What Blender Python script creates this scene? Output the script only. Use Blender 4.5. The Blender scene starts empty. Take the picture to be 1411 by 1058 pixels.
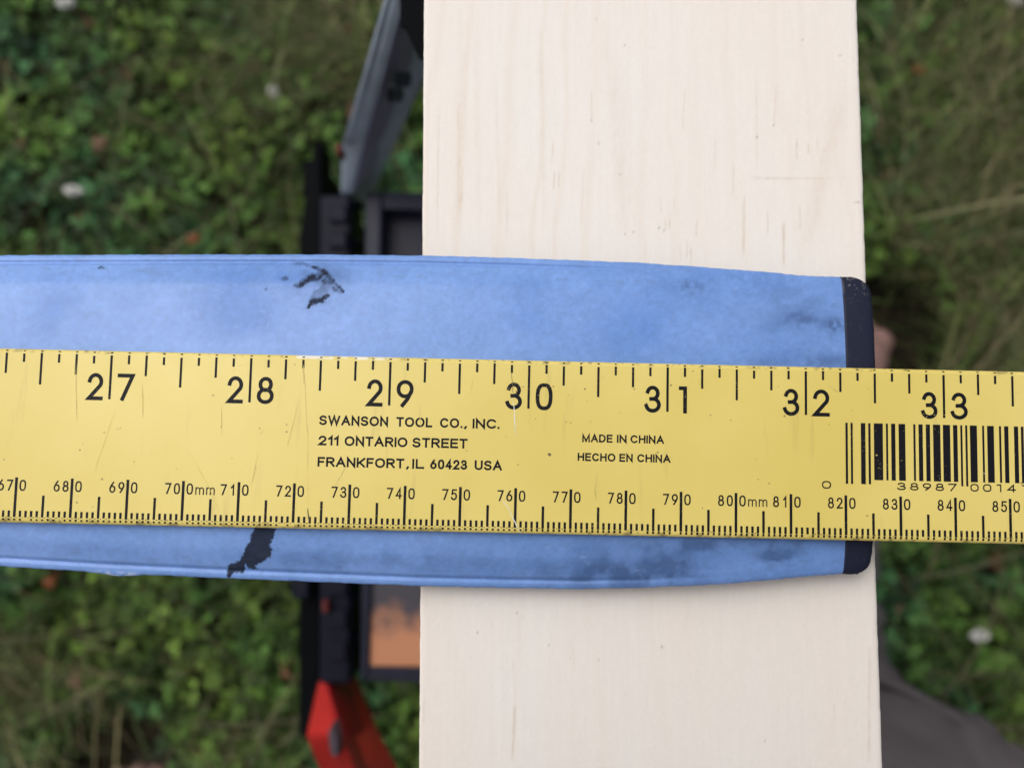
import bpy, math, random
import numpy as np
from mathutils import Matrix, Vector
random.seed(7)
rng = np.random.default_rng(11)
SC = bpy.context.scene
COL = SC.collection

# ------------------------------------------------------------------ camera
# working frame in millimetres: x along the yardstick, y across it, z up,
# origin on the upper edge of the yardstick at its 30 inch mark
H = 0.70                                            # that origin above the lawn, metres
F, CX, CY = 1101.0, 705.5, 529.0
CAM = np.array([-4.2236, -14.7979, 145.716])
def rotm(a, b, c):
    ca, sa, cb, sb, cc, sc = math.cos(a), math.sin(a), math.cos(b), math.sin(b), math.cos(c), math.sin(c)
    Rx = np.array([[1, 0, 0], [0, ca, -sa], [0, sa, ca]])
    Ry = np.array([[cb, 0, sb], [0, 1, 0], [-sb, 0, cb]])
    Rz = np.array([[cc, -sc, 0], [sc, cc, 0], [0, 0, 1]])
    return Rz @ Ry @ Rx
RM = rotm(0.0710, -0.0093, 0.0221)
cam_data = bpy.data.cameras.new('camera')
cam_data.sensor_width = 36.0
cam_data.lens = 36.0 * F / 1411.0
cam_data.clip_start = 0.005
cam_data.clip_end = 500
cam_data.dof.use_dof = True
cam_data.dof.focus_distance = 0.1465
cam_data.dof.aperture_fstop = 11.8
cam = bpy.data.objects.new('camera', cam_data)
COL.objects.link(cam)
M4 = Matrix([list(RM[0]) + [0], list(RM[1]) + [0], list(RM[2]) + [0], [0, 0, 0, 1]])
cam.matrix_world = Matrix.Translation((CAM[0] / 1000, CAM[1] / 1000, CAM[2] / 1000 + H)) @ M4
SC.camera = cam

# ------------------------------------------------------------------ world, sun, exposure
SUN_EL = math.radians(60)
SUN_AZ = math.radians(-52)                          # clockwise from +y: the bright side of the sky is up and left
world = bpy.data.worlds.new('World')
SC.world = world
world.use_nodes = True
wn, wl = world.node_tree.nodes, world.node_tree.links
wn.clear()
sky = wn.new('ShaderNodeTexSky')
sky.sky_type = 'NISHITA'
sky.sun_disc = False
sky.sun_elevation = SUN_EL
sky.sun_rotation = SUN_AZ % (2 * math.pi)
sky.dust_density = 6.0
sky.air_density = 1.2
sky.ozone_density = 1.0
hs = wn.new('ShaderNodeHueSaturation')              # thin cloud: the blue washes out
hs.inputs['Saturation'].default_value = 0.34
bg = wn.new('ShaderNodeBackground')
bg.inputs['Strength'].default_value = 0.12
wo = wn.new('ShaderNodeOutputWorld')
wl.new(sky.outputs[0], hs.inputs['Color'])
wl.new(hs.outputs[0], bg.inputs['Color'])
wl.new(bg.outputs[0], wo.inputs['Surface'])
sun_data = bpy.data.lights.new('sun', 'SUN')
sun_data.energy = 0.55
sun_data.angle = math.radians(40)
sun_data.color = (1.0, 0.965, 0.92)
sun = bpy.data.objects.new('sun', sun_data)
COL.objects.link(sun)
sun.rotation_euler = (-(math.pi / 2 - SUN_EL), 0, -SUN_AZ)
sun.location = (0, 3, 6)
SC.view_settings.view_transform = 'Standard'
SC.view_settings.look = 'None'
SC.view_settings.exposure = 0.15
SC.view_settings.gamma = 1.0
SC.view_settings.use_curve_mapping = False
SC.cycles.max_bounces = 6

# ------------------------------------------------------------------ helpers
def ray(px, py, z):
    d = RM @ np.array([(px - CX) / F, -(py - CY) / F, -1.0])
    return CAM + (z - CAM[2]) / d[2] * d
def wp(v):                                          # working mm -> world metres
    return (v[0] / 1000, v[1] / 1000, v[2] / 1000 + H)
def at(px, py, z):                                  # point on the photograph at world height z (m)
    return Vector(wp(ray(px, py, (z - H) * 1000)))
def proj(P):                                        # working mm -> photograph pixels, for laying out marks
    q = (P - CAM) @ RM
    return CX + F * q[:, 0] / -q[:, 2], CY - F * q[:, 1] / -q[:, 2]

def mesh_obj(name, verts, faces, mat=None, parent=None, smooth=False):
    me = bpy.data.meshes.new(name)
    me.from_pydata([tuple(v) for v in verts], [], [tuple(f) for f in faces])
    me.update()
    o = bpy.data.objects.new(name, me)
    COL.objects.link(o)
    if mat:
        me.materials.append(mat)
    if parent:
        o.parent = parent
    if smooth:
        me.polygons.foreach_set('use_smooth', [True] * len(me.polygons))
    return o
def np_obj(name, V, Q, mat, parent=None, col=None, smooth=True, alpha=None):
    """big mesh from arrays; Q (n,3) or (n,4); col (n_verts,3) linear colours"""
    me = bpy.data.meshes.new(name)
    V = np.asarray(V, np.float32); Q = np.asarray(Q, np.int32)
    k = Q.shape[1]
    me.vertices.add(len(V)); me.vertices.foreach_set('co', V.ravel())
    me.loops.add(Q.size); me.loops.foreach_set('vertex_index', Q.ravel())
    me.polygons.add(len(Q)); me.polygons.foreach_set('loop_start', np.arange(0, Q.size, k, dtype=np.int32))
    me.polygons.foreach_set('use_smooth', np.full(len(Q), smooth))
    me.update(calc_edges=True); me.validate()
    if col is not None:
        a = me.color_attributes.new('Col', 'FLOAT_COLOR', 'POINT')
        c = np.ones((len(V), 4), np.float32); c[:, :3] = col
        if alpha is not None: c[:, 3] = alpha
        a.data.foreach_set('color', c.ravel())
    me.materials.append(mat)
    o = bpy.data.objects.new(name, me)
    COL.objects.link(o)
    if parent:
        o.parent = parent
    return o
def empty(name, loc=(0, 0, 0)):
    o = bpy.data.objects.new(name, None)
    o.empty_display_size = 0.05
    o.location = loc
    COL.objects.link(o)
    return o
def tag(o, label, cat, group=None):
    o['label'] = label; o['category'] = cat
    if group:
        o['group'] = group
    return o
def box(name, x0, x1, y0, y1, z0, z1, mat, parent, bev=0.0):
    V = [(x, y, z) for z in (z0, z1) for x, y in ((x0, y0), (x1, y0), (x1, y1), (x0, y1))]
    Fs = [(3, 2, 1, 0), (4, 5, 6, 7), (0, 1, 5, 4), (1, 2, 6, 5), (2, 3, 7, 6), (3, 0, 4, 7)]
    o = mesh_obj(name, V, Fs, mat, parent)
    if bev:
        m = o.modifiers.new('bevel', 'BEVEL'); m.width = bev; m.segments = 2; m.limit_method = 'NONE'
    return o
def loft(name, secs, mat, parent, bev=0.0, smooth=False):
    n = len(secs[0]); V = [p for s in secs for p in s]; Fs = []
    for k in range(len(secs) - 1):
        for i in range(n):
            j = (i + 1) % n
            Fs.append((k * n + i, k * n + j, (k + 1) * n + j, (k + 1) * n + i))
    Fs.append(tuple(range(n - 1, -1, -1))); Fs.append(tuple(range((len(secs) - 1) * n, len(secs) * n)))
    o = mesh_obj(name, V, Fs, mat, parent, smooth)
    m = o.data; 
    import bmesh
    b = bmesh.new(); b.from_mesh(m); bmesh.ops.recalc_face_normals(b, faces=b.faces); b.to_mesh(m); b.free()
    if bev:
        mo = o.modifiers.new('bevel', 'BEVEL'); mo.width = bev; mo.segments = 2; mo.limit_method = 'ANGLE'
    return o

def smooth01(a, b, x):
    t = np.clip((x - a) / (b - a), 0, 1)
    return t * t * (3 - 2 * t)
def vnoise(x, y, seed=0):
    xi = np.floor(x).astype(np.int64); yi = np.floor(y).astype(np.int64)
    fx = x - xi; fy = y - yi
    fx = fx * fx * (3 - 2 * fx); fy = fy * fy * (3 - 2 * fy)
    def h(a, b):
        n = (a * 374761393 + b * 668265263 + seed * 974711) & 0xFFFFFFFF
        n = ((n ^ (n >> 13)) * 1274126177) & 0xFFFFFFFF
        n = n ^ (n >> 16)
        return (n & 0xFFFF) / 65535.0
    return (h(xi, yi) * (1 - fx) + h(xi + 1, yi) * fx) * (1 - fy) + (h(xi, yi + 1) * (1 - fx) + h(xi + 1, yi + 1) * fx) * fy
def fbm(x, y, seed=0, o=4):
    s = 0; a = 0.5; t = 0
    for k in range(o):
        s = s + a * vnoise(x * 2 ** k, y * 2 ** k, seed + 31 * k); t += a; a *= 0.5
    return s / t
def inpoly(x, y, poly):
    r = np.zeros(x.shape, bool); n = len(poly)
    for i in range(n):
        x0, y0 = poly[i]; x1, y1 = poly[(i + 1) % n]
        c = (y0 > y) != (y1 > y)
        with np.errstate(divide='ignore', invalid='ignore'):
            r ^= c & (x < (x1 - x0) * (y - y0) / (y1 - y0 + 1e-12) + x0)
    return r

# ------------------------------------------------------------------ materials
def material(name, col=(0.5, 0.5, 0.5), rough=0.5, spec=0.5, var=0.0, scale=40.0, bump=0.0, bscale=400.0, attr=False, metal=0.0, trans=0.0):
    m = bpy.data.materials.new(name); m.use_nodes = True
    n, l = m.node_tree.nodes, m.node_tree.links
    b = n['Principled BSDF']
    b.inputs['Roughness'].default_value = rough
    b.inputs['Specular IOR Level'].default_value = spec
    b.inputs['Metallic'].default_value = metal
    tc = n.new('ShaderNodeTexCoord')
    if attr:
        src = n.new('ShaderNodeVertexColor'); src.layer_name = 'Col'; out = src.outputs['Color']
    else:
        src = n.new('ShaderNodeRGB'); src.outputs[0].default_value = (*col, 1); out = src.outputs[0]
    if var:
        nz = n.new('ShaderNodeTexNoise'); nz.inputs['Scale'].default_value = scale; nz.inputs['Detail'].default_value = 5
        l.new(tc.outputs['Object'], nz.inputs['Vector'])
        mr = n.new('ShaderNodeMapRange'); mr.inputs['From Min'].default_value = 0.25; mr.inputs['From Max'].default_value = 0.75
        mr.inputs['To Min'].default_value = 1 - var; mr.inputs['To Max'].default_value = 1 + var
        l.new(nz.outputs[0], mr.inputs['Value'])
        mx = n.new('ShaderNodeVectorMath'); mx.operation = 'SCALE'
        l.new(out, mx.inputs[0]); l.new(mr.outputs[0], mx.inputs['Scale'])
        out = mx.outputs[0]
    l.new(out, b.inputs['Base Color'])
    if bump:
        nb = n.new('ShaderNodeTexNoise'); nb.inputs['Scale'].default_value = bscale; nb.inputs['Detail'].default_value = 4
        l.new(tc.outputs['Object'], nb.inputs['Vector'])
        bp = n.new('ShaderNodeBump'); bp.inputs['Strength'].default_value = bump; bp.inputs['Distance'].default_value = 0.0005
        l.new(nb.outputs[0], bp.inputs['Height']); l.new(bp.outputs[0], b.inputs['Normal'])
    if trans:
        b.inputs['Transmission Weight'].default_value = 0
        t = n.new('ShaderNodeBsdfTranslucent'); ms = n.new('ShaderNodeMixShader'); ms.inputs[0].default_value = trans
        l.new(out, t.inputs['Color']); l.new(b.outputs[0], ms.inputs[1]); l.new(t.outputs[0], ms.inputs[2])
        l.new(ms.outputs[0], n['Material Output'].inputs['Surface'])
    return m

MAT = {
    'soil': material('soil', (0.022, 0.018, 0.011), 0.95, 0.1, 0.5, 30, 0.6, 60),
    'leaf': material('leaf', rough=0.55, spec=0.3, attr=True, trans=0.25),
    'straw': material('straw', rough=0.7, spec=0.2, attr=True, trans=0.2),
    'pine': material('pine', rough=0.62, spec=0.25, attr=True, bump=0.12, bscale=1500),
    'ski_top': material('ski_top', rough=0.36, spec=0.36, attr=True, var=0.05, scale=700, bump=0.10, bscale=900),
    'cap': material('cap', rough=0.5, spec=0.22, attr=True, bump=0.15, bscale=1200),
    'ink': material('ink', (0.007, 0.007, 0.010), 0.55, 0.12, 0.35, 900),
    'dark_plastic': material('dark_plastic', (0.0075, 0.0085, 0.018), 0.5, 0.12, 0.2, 60, 0.1, 600),
    'black_plastic': material('black_plastic', (0.0025, 0.003, 0.004), 0.7, 0.06, 0.2, 60),
    'grey_plastic': material('grey_plastic', (0.40, 0.47, 0.57), 0.4, 0.5, 0.15, 60),
    'red_plastic': material('red_plastic', (0.56, 0.030, 0.026), 0.38, 0.5, 0.12, 50),
    'dull_red': material('dull_red', (0.14, 0.025, 0.022), 0.5, 0.3, 0.2, 60),
    'slot': material('slot', (0.07, 0.08, 0.10), 0.7, 0.2),
    'grey_plastic_shaded': material('grey_plastic_shaded', (0.24, 0.22, 0.36), 0.45, 0.4, 0.15, 60),  # inner faces of the grey legs, their shade put into the colour
    'red_plastic_shaded': material('red_plastic_shaded', (0.27, 0.007, 0.014), 0.4, 0.4, 0.12, 50),  # inner faces of the red legs, same plastic painted darker as shade
    'tray_plastic': material('tray_plastic', (0.017, 0.019, 0.036), 0.45, 0.25, 0.2, 60),
    'emblem_grey': material('emblem_grey', (0.085, 0.07, 0.09), 0.4, 0.5, 0.3, 300),
    'tan': material('tan', (0.62, 0.28, 0.15), 0.55, 0.3, 0.12, 30),
    'skin': material('skin', (0.30, 0.175, 0.155), 0.55, 0.3, 0.15, 60),
    'trouser': material('trouser', (0.128, 0.113, 0.118), 0.9, 0.1, 0.25, 18, 0.5, 500),
    'shirt': material('shirt', (0.10, 0.11, 0.13), 0.9, 0.1, 0.1, 20),
    'hair': material('hair', (0.03, 0.02, 0.015), 0.6, 0.3, 0.3, 120),
    'sole': material('sole', (0.012, 0.011, 0.010), 0.8, 0.2, 0.2, 60),
    'petal': material('petal', (0.74, 0.73, 0.70), 0.7, 0.2, 0.2, 300),
    'stem': material('stem', (0.07, 0.12, 0.03), 0.6, 0.3),
    'rust_leaf': material('rust_leaf', (0.22, 0.075, 0.03), 0.7, 0.2, 0.3, 120),
    'brown_leaf': material('brown_leaf', (0.16, 0.10, 0.06), 0.7, 0.2, 0.3, 120),
    'scuff_dark': material('scuff_dark', (0.17, 0.14, 0.07), 0.7, 0.2, 0.3, 400),
    'scuff_olive': material('scuff_olive', (0.60, 0.49, 0.165), 0.5, 0.2, 0.2, 400),
    'scuff_metal': material('scuff_metal', (0.75, 0.75, 0.72), 0.35, 0.5, 0.1, 400),
}

def shaded_tan():  # tan with a dark shadow painted in towards the far end
    m = material('tan_shade', (0.62, 0.28, 0.15), 0.55, 0.3)
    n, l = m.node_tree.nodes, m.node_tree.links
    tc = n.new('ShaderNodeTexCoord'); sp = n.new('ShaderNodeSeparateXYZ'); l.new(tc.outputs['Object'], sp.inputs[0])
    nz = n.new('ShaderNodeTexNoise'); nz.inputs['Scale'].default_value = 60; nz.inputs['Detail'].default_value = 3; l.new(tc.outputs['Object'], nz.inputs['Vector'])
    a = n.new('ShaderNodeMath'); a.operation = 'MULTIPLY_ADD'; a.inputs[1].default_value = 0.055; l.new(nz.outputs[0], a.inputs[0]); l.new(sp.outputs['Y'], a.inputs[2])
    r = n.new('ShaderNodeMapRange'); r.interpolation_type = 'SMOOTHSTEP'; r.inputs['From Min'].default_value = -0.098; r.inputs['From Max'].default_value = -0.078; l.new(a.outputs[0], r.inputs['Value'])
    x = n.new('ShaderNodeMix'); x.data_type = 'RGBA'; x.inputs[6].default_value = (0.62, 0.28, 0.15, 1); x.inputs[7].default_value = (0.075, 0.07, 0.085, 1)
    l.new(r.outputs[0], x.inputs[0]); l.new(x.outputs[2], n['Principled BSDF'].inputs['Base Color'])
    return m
def worn_ink():
    m = material('worn_ink', (0.007, 0.007, 0.010), 0.5, 0.15)
    n, l = m.node_tree.nodes, m.node_tree.links
    tc = n.new('ShaderNodeTexCoord'); nz = n.new('ShaderNodeTexNoise'); nz.inputs['Scale'].default_value = 2600; nz.inputs['Detail'].default_value = 2
    n2 = n.new('ShaderNodeTexNoise'); n2.inputs['Scale'].default_value = 90; n2.inputs['Detail'].default_value = 3
    for z in (nz, n2): l.new(tc.outputs['Object'], z.inputs['Vector'])
    a = n.new('ShaderNodeMath'); a.operation = 'MULTIPLY_ADD'; a.inputs[1].default_value = 0.55; l.new(n2.outputs[0], a.inputs[0]); l.new(nz.outputs[0], a.inputs[2])
    r = n.new('ShaderNodeMapRange'); r.inputs['From Min'].default_value = 0.96; r.inputs['From Max'].default_value = 1.05; r.inputs['To Max'].default_value = 0.8; l.new(a.outputs[0], r.inputs['Value'])
    x = n.new('ShaderNodeMix'); x.data_type = 'RGBA'; x.inputs[6].default_value = (0.007, 0.007, 0.010, 1); x.inputs[7].default_value = (0.40, 0.32, 0.12, 1)
    l.new(r.outputs[0], x.inputs[0]); l.new(x.outputs[2], n['Principled BSDF'].inputs['Base Color'])
    return m
MAT['ink'] = worn_ink()
MAT['tan'] = shaded_tan()
def chipped_gloss(m):
    n, l = m.node_tree.nodes, m.node_tree.links
    v = [q for q in n if q.bl_idname == 'ShaderNodeVertexColor'][0]
    k = n.new('ShaderNodeMath'); k.operation = 'MULTIPLY'; k.inputs[1].default_value = 0.33
    l.new(v.outputs['Alpha'], k.inputs[0]); l.new(k.outputs[0], n['Principled BSDF'].inputs['Specular IOR Level'])
chipped_gloss(MAT['ski_top'])
def yellow_paint():
    m = bpy.data.materials.new('yellow_paint'); m.use_nodes = True
    n, l = m.node_tree.nodes, m.node_tree.links
    b = n['Principled BSDF']; b.inputs['Roughness'].default_value = 0.33; b.inputs['Specular IOR Level'].default_value = 0.45
    tc = n.new('ShaderNodeTexCoord')
    def noise(scale, detail=4, vec=None):
        z = n.new('ShaderNodeTexNoise'); z.inputs['Scale'].default_value = scale; z.inputs['Detail'].default_value = detail
        l.new(vec or tc.outputs['Object'], z.inputs['Vector']); return z.outputs[0]
    def math_(op, a, b_, c=None):
        z = n.new('ShaderNodeMath'); z.operation = op
        for i, v in enumerate((a, b_, c)):
            if v is None: continue
            if isinstance(v, (int, float)): z.inputs[i].default_value = v
            else: l.new(v, z.inputs[i])
        return z.outputs[0]
    def ramp(v, a, b_):
        z = n.new('ShaderNodeMapRange'); z.interpolation_type = 'SMOOTHSTEP'
        z.inputs['From Min'].default_value = a; z.inputs['From Max'].default_value = b_; l.new(v, z.inputs['Value']); return z.outputs[0]
    def mix(f, a, b_):
        z = n.new('ShaderNodeMix'); z.data_type = 'RGBA'
        if isinstance(f, (int, float)): z.inputs[0].default_value = f
        else: l.new(f, z.inputs[0])
        for i, v in ((6, a), (7, b_)):
            if isinstance(v, tuple): z.inputs[i].default_value = (*v, 1)
            else: l.new(v, z.inputs[i])
        return z.outputs[2]
    sep = n.new('ShaderNodeSeparateXYZ'); l.new(tc.outputs['Object'], sep.inputs[0])
    y = sep.outputs['Y']; x = sep.outputs['X']
    c = mix(ramp(noise(25), 0.35, 0.7), (0.76, 0.620, 0.185), (0.70, 0.560, 0.140))
    # darker handling grime in vertical smears
    mp = n.new('ShaderNodeMapping'); mp.inputs['Scale'].default_value = (1, 0.12, 1); l.new(tc.outputs['Object'], mp.inputs[0])
    smear = ramp(noise(420, 3, mp.outputs[0]), 0.60, 0.80)
    c = mix(math_('MULTIPLY', smear, 0.30), c, (0.40, 0.32, 0.11))
    # pinpoint specks
    vo = n.new('ShaderNodeTexVoronoi'); vo.inputs['Scale'].default_value = 420; l.new(tc.outputs['Object'], vo.inputs['Vector'])
    sp = math_('MULTIPLY', math_('LESS_THAN', vo.outputs['Distance'], 0.09), ramp(noise(60), 0.52, 0.62))
    c = mix(math_('MULTIPLY', sp, 0.75), c, (0.16, 0.12, 0.05))
    # rubbed long edges: dirt along the fold, bare metal in places on the upper one
    e_up = ramp(y, -0.00085, -0.0003); e_lo = ramp(math_('MULTIPLY', y, -1.0), 0.03035, 0.0309)
    edge = math_('MAXIMUM', e_up, e_lo)
    w = ramp(noise(500, 6), 0.52, 0.66)
    c = mix(math_('MULTIPLY', math_('MULTIPLY', edge, w), 0.7), c, (0.20, 0.16, 0.06))
    sil = math_('MULTIPLY', math_('MULTIPLY', ramp(y, -0.00075, -0.00045), ramp(noise(240, 5), 0.42, 0.52)),
                math_('MULTIPLY', ramp(x, -0.0445, -0.042), ramp(math_('MULTIPLY', x, -1.0), 0.022, 0.029)))
    c = mix(math_('MULTIPLY', sil, 0.65), c, (0.88, 0.88, 0.86))
    l.new(c, b.inputs['Base Color'])
    rr = n.new('ShaderNodeMapRange'); rr.inputs['To Min'].default_value = 0.18; rr.inputs['To Max'].default_value = 0.48
    l.new(noise(150, 5), rr.inputs['Value']); l.new(rr.outputs[0], b.inputs['Roughness'])
    bp = n.new('ShaderNodeBump'); bp.inputs['Strength'].default_value = 0.06; bp.inputs['Distance'].default_value = 0.0003
    l.new(noise(350, 5), bp.inputs['Height']); l.new(bp.outputs[0], b.inputs['Normal'])
    return m
MAT['yellow'] = yellow_paint()

# ------------------------------------------------------------------ the lawn (structure + stuff)
g = mesh_obj('ground', [(-60, -60, 0), (60, -60, 0), (60, 60, 0), (-60, 60, 0)], [(0, 1, 2, 3)], MAT['soil'])
g['kind'] = 'structure'

def lawn_mask(x, y):            # where dry grass takes over from clover
    n = fbm(x * 3.1 + 40, y * 3.1 + 13, 5, 3)
    right = smooth01(0.30, 0.48, x) * smooth01(-0.12, 0.08, y)
    corner = smooth01(-0.30, -0.42, x) * smooth01(-0.10, -0.28, y) * 0.55
    patch = np.exp(-(((x + 0.20) / 0.09) ** 2 + ((y - 0.36) / 0.07) ** 2)) * 0.8
    return np.clip((n - 0.5) * 1.3 + right * 0.95 + corner + patch, 0, 1)

def clear_of_feet(x, y):
    ok = np.ones(x.shape, bool)
    for (ax, ay, bx, by) in FEET:
        t = np.clip(((x - ax) * (bx - ax) + (y - ay) * (by - ay)) / ((bx - ax) ** 2 + (by - ay) ** 2), 0, 1)
        ok &= np.hypot(x - ax - t * (bx - ax), y - ay - t * (by - ay)) > 0.062
    return ok
ankR = tuple(at(1118, 632, 0.11)); ankL = (-0.385, -0.62, 0.11)
toeR = at(1230, 455, 0.055); toeL = at(158, 1058, 0.055)
FEET = [(ankR[0], ankR[1], toeR.x, toeR.y), (ankL[0], ankL[1], toeL.x, toeL.y)]
AX, AY = 1.7, 1.5
def scatter(n):
    # dense where the photograph looks, thinning outwards
    k = int(n * 0.45)
    x = np.r_[rng.uniform(-0.75, 0.75, k), rng.uniform(-AX, AX, n - k)]
    y = np.r_[rng.uniform(-0.65, 0.70, k), rng.uniform(-AY, AY, n - k)]
    return x, y

def clover(n):
    x, y = scatter(n)
    keep = (rng.random(n) > lawn_mask(x, y) * 0.93) & clear_of_feet(x, y)
    x, y = x[keep], y[keep]; n = len(x)
    clump = fbm(x * 9, y * 9, 3, 3)
    h = 0.012 + 0.055 * clump + rng.uniform(0, 0.028, n)
    r = rng.uniform(0.0036, 0.0086, n) * np.where(rng.random(n) < 0.12, 1.3, 1)
    a0 = rng.uniform(0, 2 * np.pi, n)
    tiltx = rng.normal(0, 0.38, n); tilty = rng.normal(0, 0.38, n)
    out = np.array([(0, 0), (0.38, -0.40), (0.80, -0.50), (1.02, -0.26), (0.93, 0), (1.02, 0.26), (0.80, 0.50), (0.38, 0.40)])
    k = len(out)
    V = []; C = []; Q = []
    hue = fbm(x * 14 + 9, y * 14, 17, 3)[:, None]
    A = np.array([0.084, 0.170, 0.034]); B = np.array([0.050, 0.140, 0.052]); D = np.array([0.118, 0.190, 0.032])
    base = np.where(hue < 0.5, A + (B - A) * smooth01(0.5, 0.3, hue), A + (D - A) * smooth01(0.5, 0.72, hue))
    base = base * (0.30 + 1.65 * rng.random((n, 1)) ** 2.0)
    odd = rng.random(n) < 0.010
    base[odd] = np.array([0.20, 0.10, 0.055]) * rng.uniform(0.6, 1.2, (odd.sum(), 1))
    off = 0
    for j in range(3):
        ang = a0 + j * 2.0944 + rng.normal(0, 0.12, n)
        ca, sa = np.cos(ang), np.sin(ang)
        lx = out[None, :, 0] * r[:, None]; ly = out[None, :, 1] * r[:, None] * 0.98
        lz = -0.22 * np.abs(ly) + 0.10 * lx                                  # slight fold along the midrib
        X = lx * ca[:, None] - ly * sa[:, None]; Y = lx * sa[:, None] + ly * ca[:, None]
        Z = lz + X * tiltx[:, None] + Y * tilty[:, None] + h[:, None]
        P = np.stack([X + x[:, None], Y + y[:, None], Z], 2).reshape(-1, 3)
        V.append(P); C.append(np.repeat(base * rng.uniform(0.85, 1.15, (n, 1)), k, 0))
        b = np.arange(n)[:, None] * k + off
        for t in range(1, k - 1):
            Q.append(np.c_[b, b + t, b + t + 1])
        off += n * k
    return np.vstack(V), np.vstack(Q), np.vstack(C)
V, Q, C = clover(72000)
o = np_obj('clover_cover', V, Q, MAT['leaf'], col=C, smooth=False)
o['kind'] = 'stuff'; o['label'] = 'low green clover covering most of the lawn below the board'; o['category'] = 'clover'

def blades(n, dry, L, W, lie, seed, zone=None):
    x, y = scatter(n) if zone is None else (rng.uniform(zone[0], zone[1], n), rng.uniform(zone[2], zone[3], n))
    m = lawn_mask(x, y)
    keep = rng.random(n) < (0.10 + 0.9 * m if dry else 0.35 + 0.5 * m)
    if zone is not None: keep[:] = True
    keep &= clear_of_feet(x, y)
    x, y = x[keep], y[keep]; n = len(x)
    Ln = rng.uniform(*L, n); w = rng.uniform(*W, n)
    hd = rng.uniform(0, 2 * np.pi, n) if not dry else rng.uniform(0, 2 * np.pi, n)
    bend = rng.uniform(*lie, n)
    S = 5; s = np.linspace(0, 1, S)
    ang = bend[:, None] * (0.35 + 0.65 * s[None, :])                        # angle from vertical grows to the tip
    ds = Ln[:, None] / (S - 1)
    hx = np.cumsum(np.sin(ang) * ds, 1) - np.sin(ang[:, :1]) * ds
    hz = np.cumsum(np.cos(ang) * ds, 1) - np.cos(ang[:, :1]) * ds
    hz = np.maximum(hz, 0.002) + (rng.uniform(0.0, 0.05, n)[:, None] if dry else 0)
    cx, sy = np.cos(hd)[:, None], np.sin(hd)[:, None]
    cur = rng.normal(0, (0.07 if zone is None else 0.015) if dry else 0.12, n)[:, None] * hx ** 2 / np.maximum(Ln[:, None], 1e-3) * 2
    px = x[:, None] + hx * cx - cur * sy; py = y[:, None] + hx * sy + cur * cx
    hw = w[:, None] * 0.5 * (1 - s[None, :] ** 2.2 * 0.92)
    V = np.stack([np.stack([px - sy * hw, py + cx * hw, hz], 2), np.stack([px + sy * hw, py - cx * hw, hz + 0.0006], 2)], 2).reshape(-1, 3)
    b = np.arange(n)[:, None] * (2 * S)
    Q = np.vstack([np.c_[b + 2 * i, b + 2 * i + 1, b + 2 * i + 3, b + 2 * i + 2] for i in range(S - 1)])
    if dry:
        c = np.array([0.31, 0.28, 0.155])[None] * (0.3 + 0.9 * rng.random((n, 1)) ** 1.5) + rng.normal(0, 0.008, (n, 3))
    else:
        c = np.array([0.085, 0.150, 0.040])[None] * rng.uniform(0.45, 1.25, (n, 1)) + rng.normal(0, 0.005, (n, 3))
    return V, Q, np.repeat(np.clip(c, 0.005, 1), 2 * S, 0)
V, Q, C = blades(60000, False, (0.03, 0.13), (0.0012, 0.0034), (0.3, 1.45), 1)
o = np_obj('lawn_grass', V, Q, MAT['leaf'], col=C)
o['kind'] = 'stuff'; o['label'] = 'green grass blades growing through the clover'; o['category'] = 'grass'
V, Q, C = blades(90000, True, (0.04, 0.13), (0.0004, 0.0013), (0.9, 1.6), 2)
V2, Q2, C2 = blades(70, True, (0.08, 0.22), (0.0009, 0.0026), (1.25, 1.6), 3, (-0.62, -0.22, -0.42, -0.20))
V3, Q3, C3 = blades(60, True, (0.08, 0.2), (0.0012, 0.0028), (1.25, 1.6), 3, (0.35, 0.62, -0.35, 0.42))
V4, Q4, C4 = blades(40, True, (0.08, 0.2), (0.0010, 0.0022), (1.25, 1.6), 3, (-0.6, -0.2, 0.1, 0.5))
fine = [blades(n_, True, (0.04, 0.13), (0.0004, 0.0011), (1.1, 1.65), 4, z_) for n_, z_ in ((6500, (0.36, 0.78, -0.02, 0.62)), (800, (-0.27, -0.12, 0.32, 0.44)), (1300, (-0.66, -0.40, -0.46, -0.20)), (1100, (-0.40, -0.20, -0.46, -0.30)), (500, (0.42, 0.62, -0.42, -0.22)))]
for f_ in fine:
    f_[2][:] *= 1.7
    gr = np.repeat(rng.random(len(f_[2]) // 10) < 0.45, 10)
    f_[2][gr] *= np.array([0.60, 0.98, 0.55])
for Va, Qa, Ca in [(V2, Q2, C2 * 1.1), (V3, Q3, C3 * 1.2), (V4, Q4, C4)] + fine:
    Va[:, 2] += 0.035 if len(Va) < 1000 else 0.018; Q = np.vstack([Q, Qa + len(V)]); V = np.vstack([V, Va]); C = np.vstack([C, Ca * 0.8])
o = np_obj('dry_grass', V, Q, MAT['straw'], col=C)
o['kind'] = 'stuff'; o['label'] = 'dry straw coloured grass lying over the lawn'; o['category'] = 'dry grass'

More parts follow.
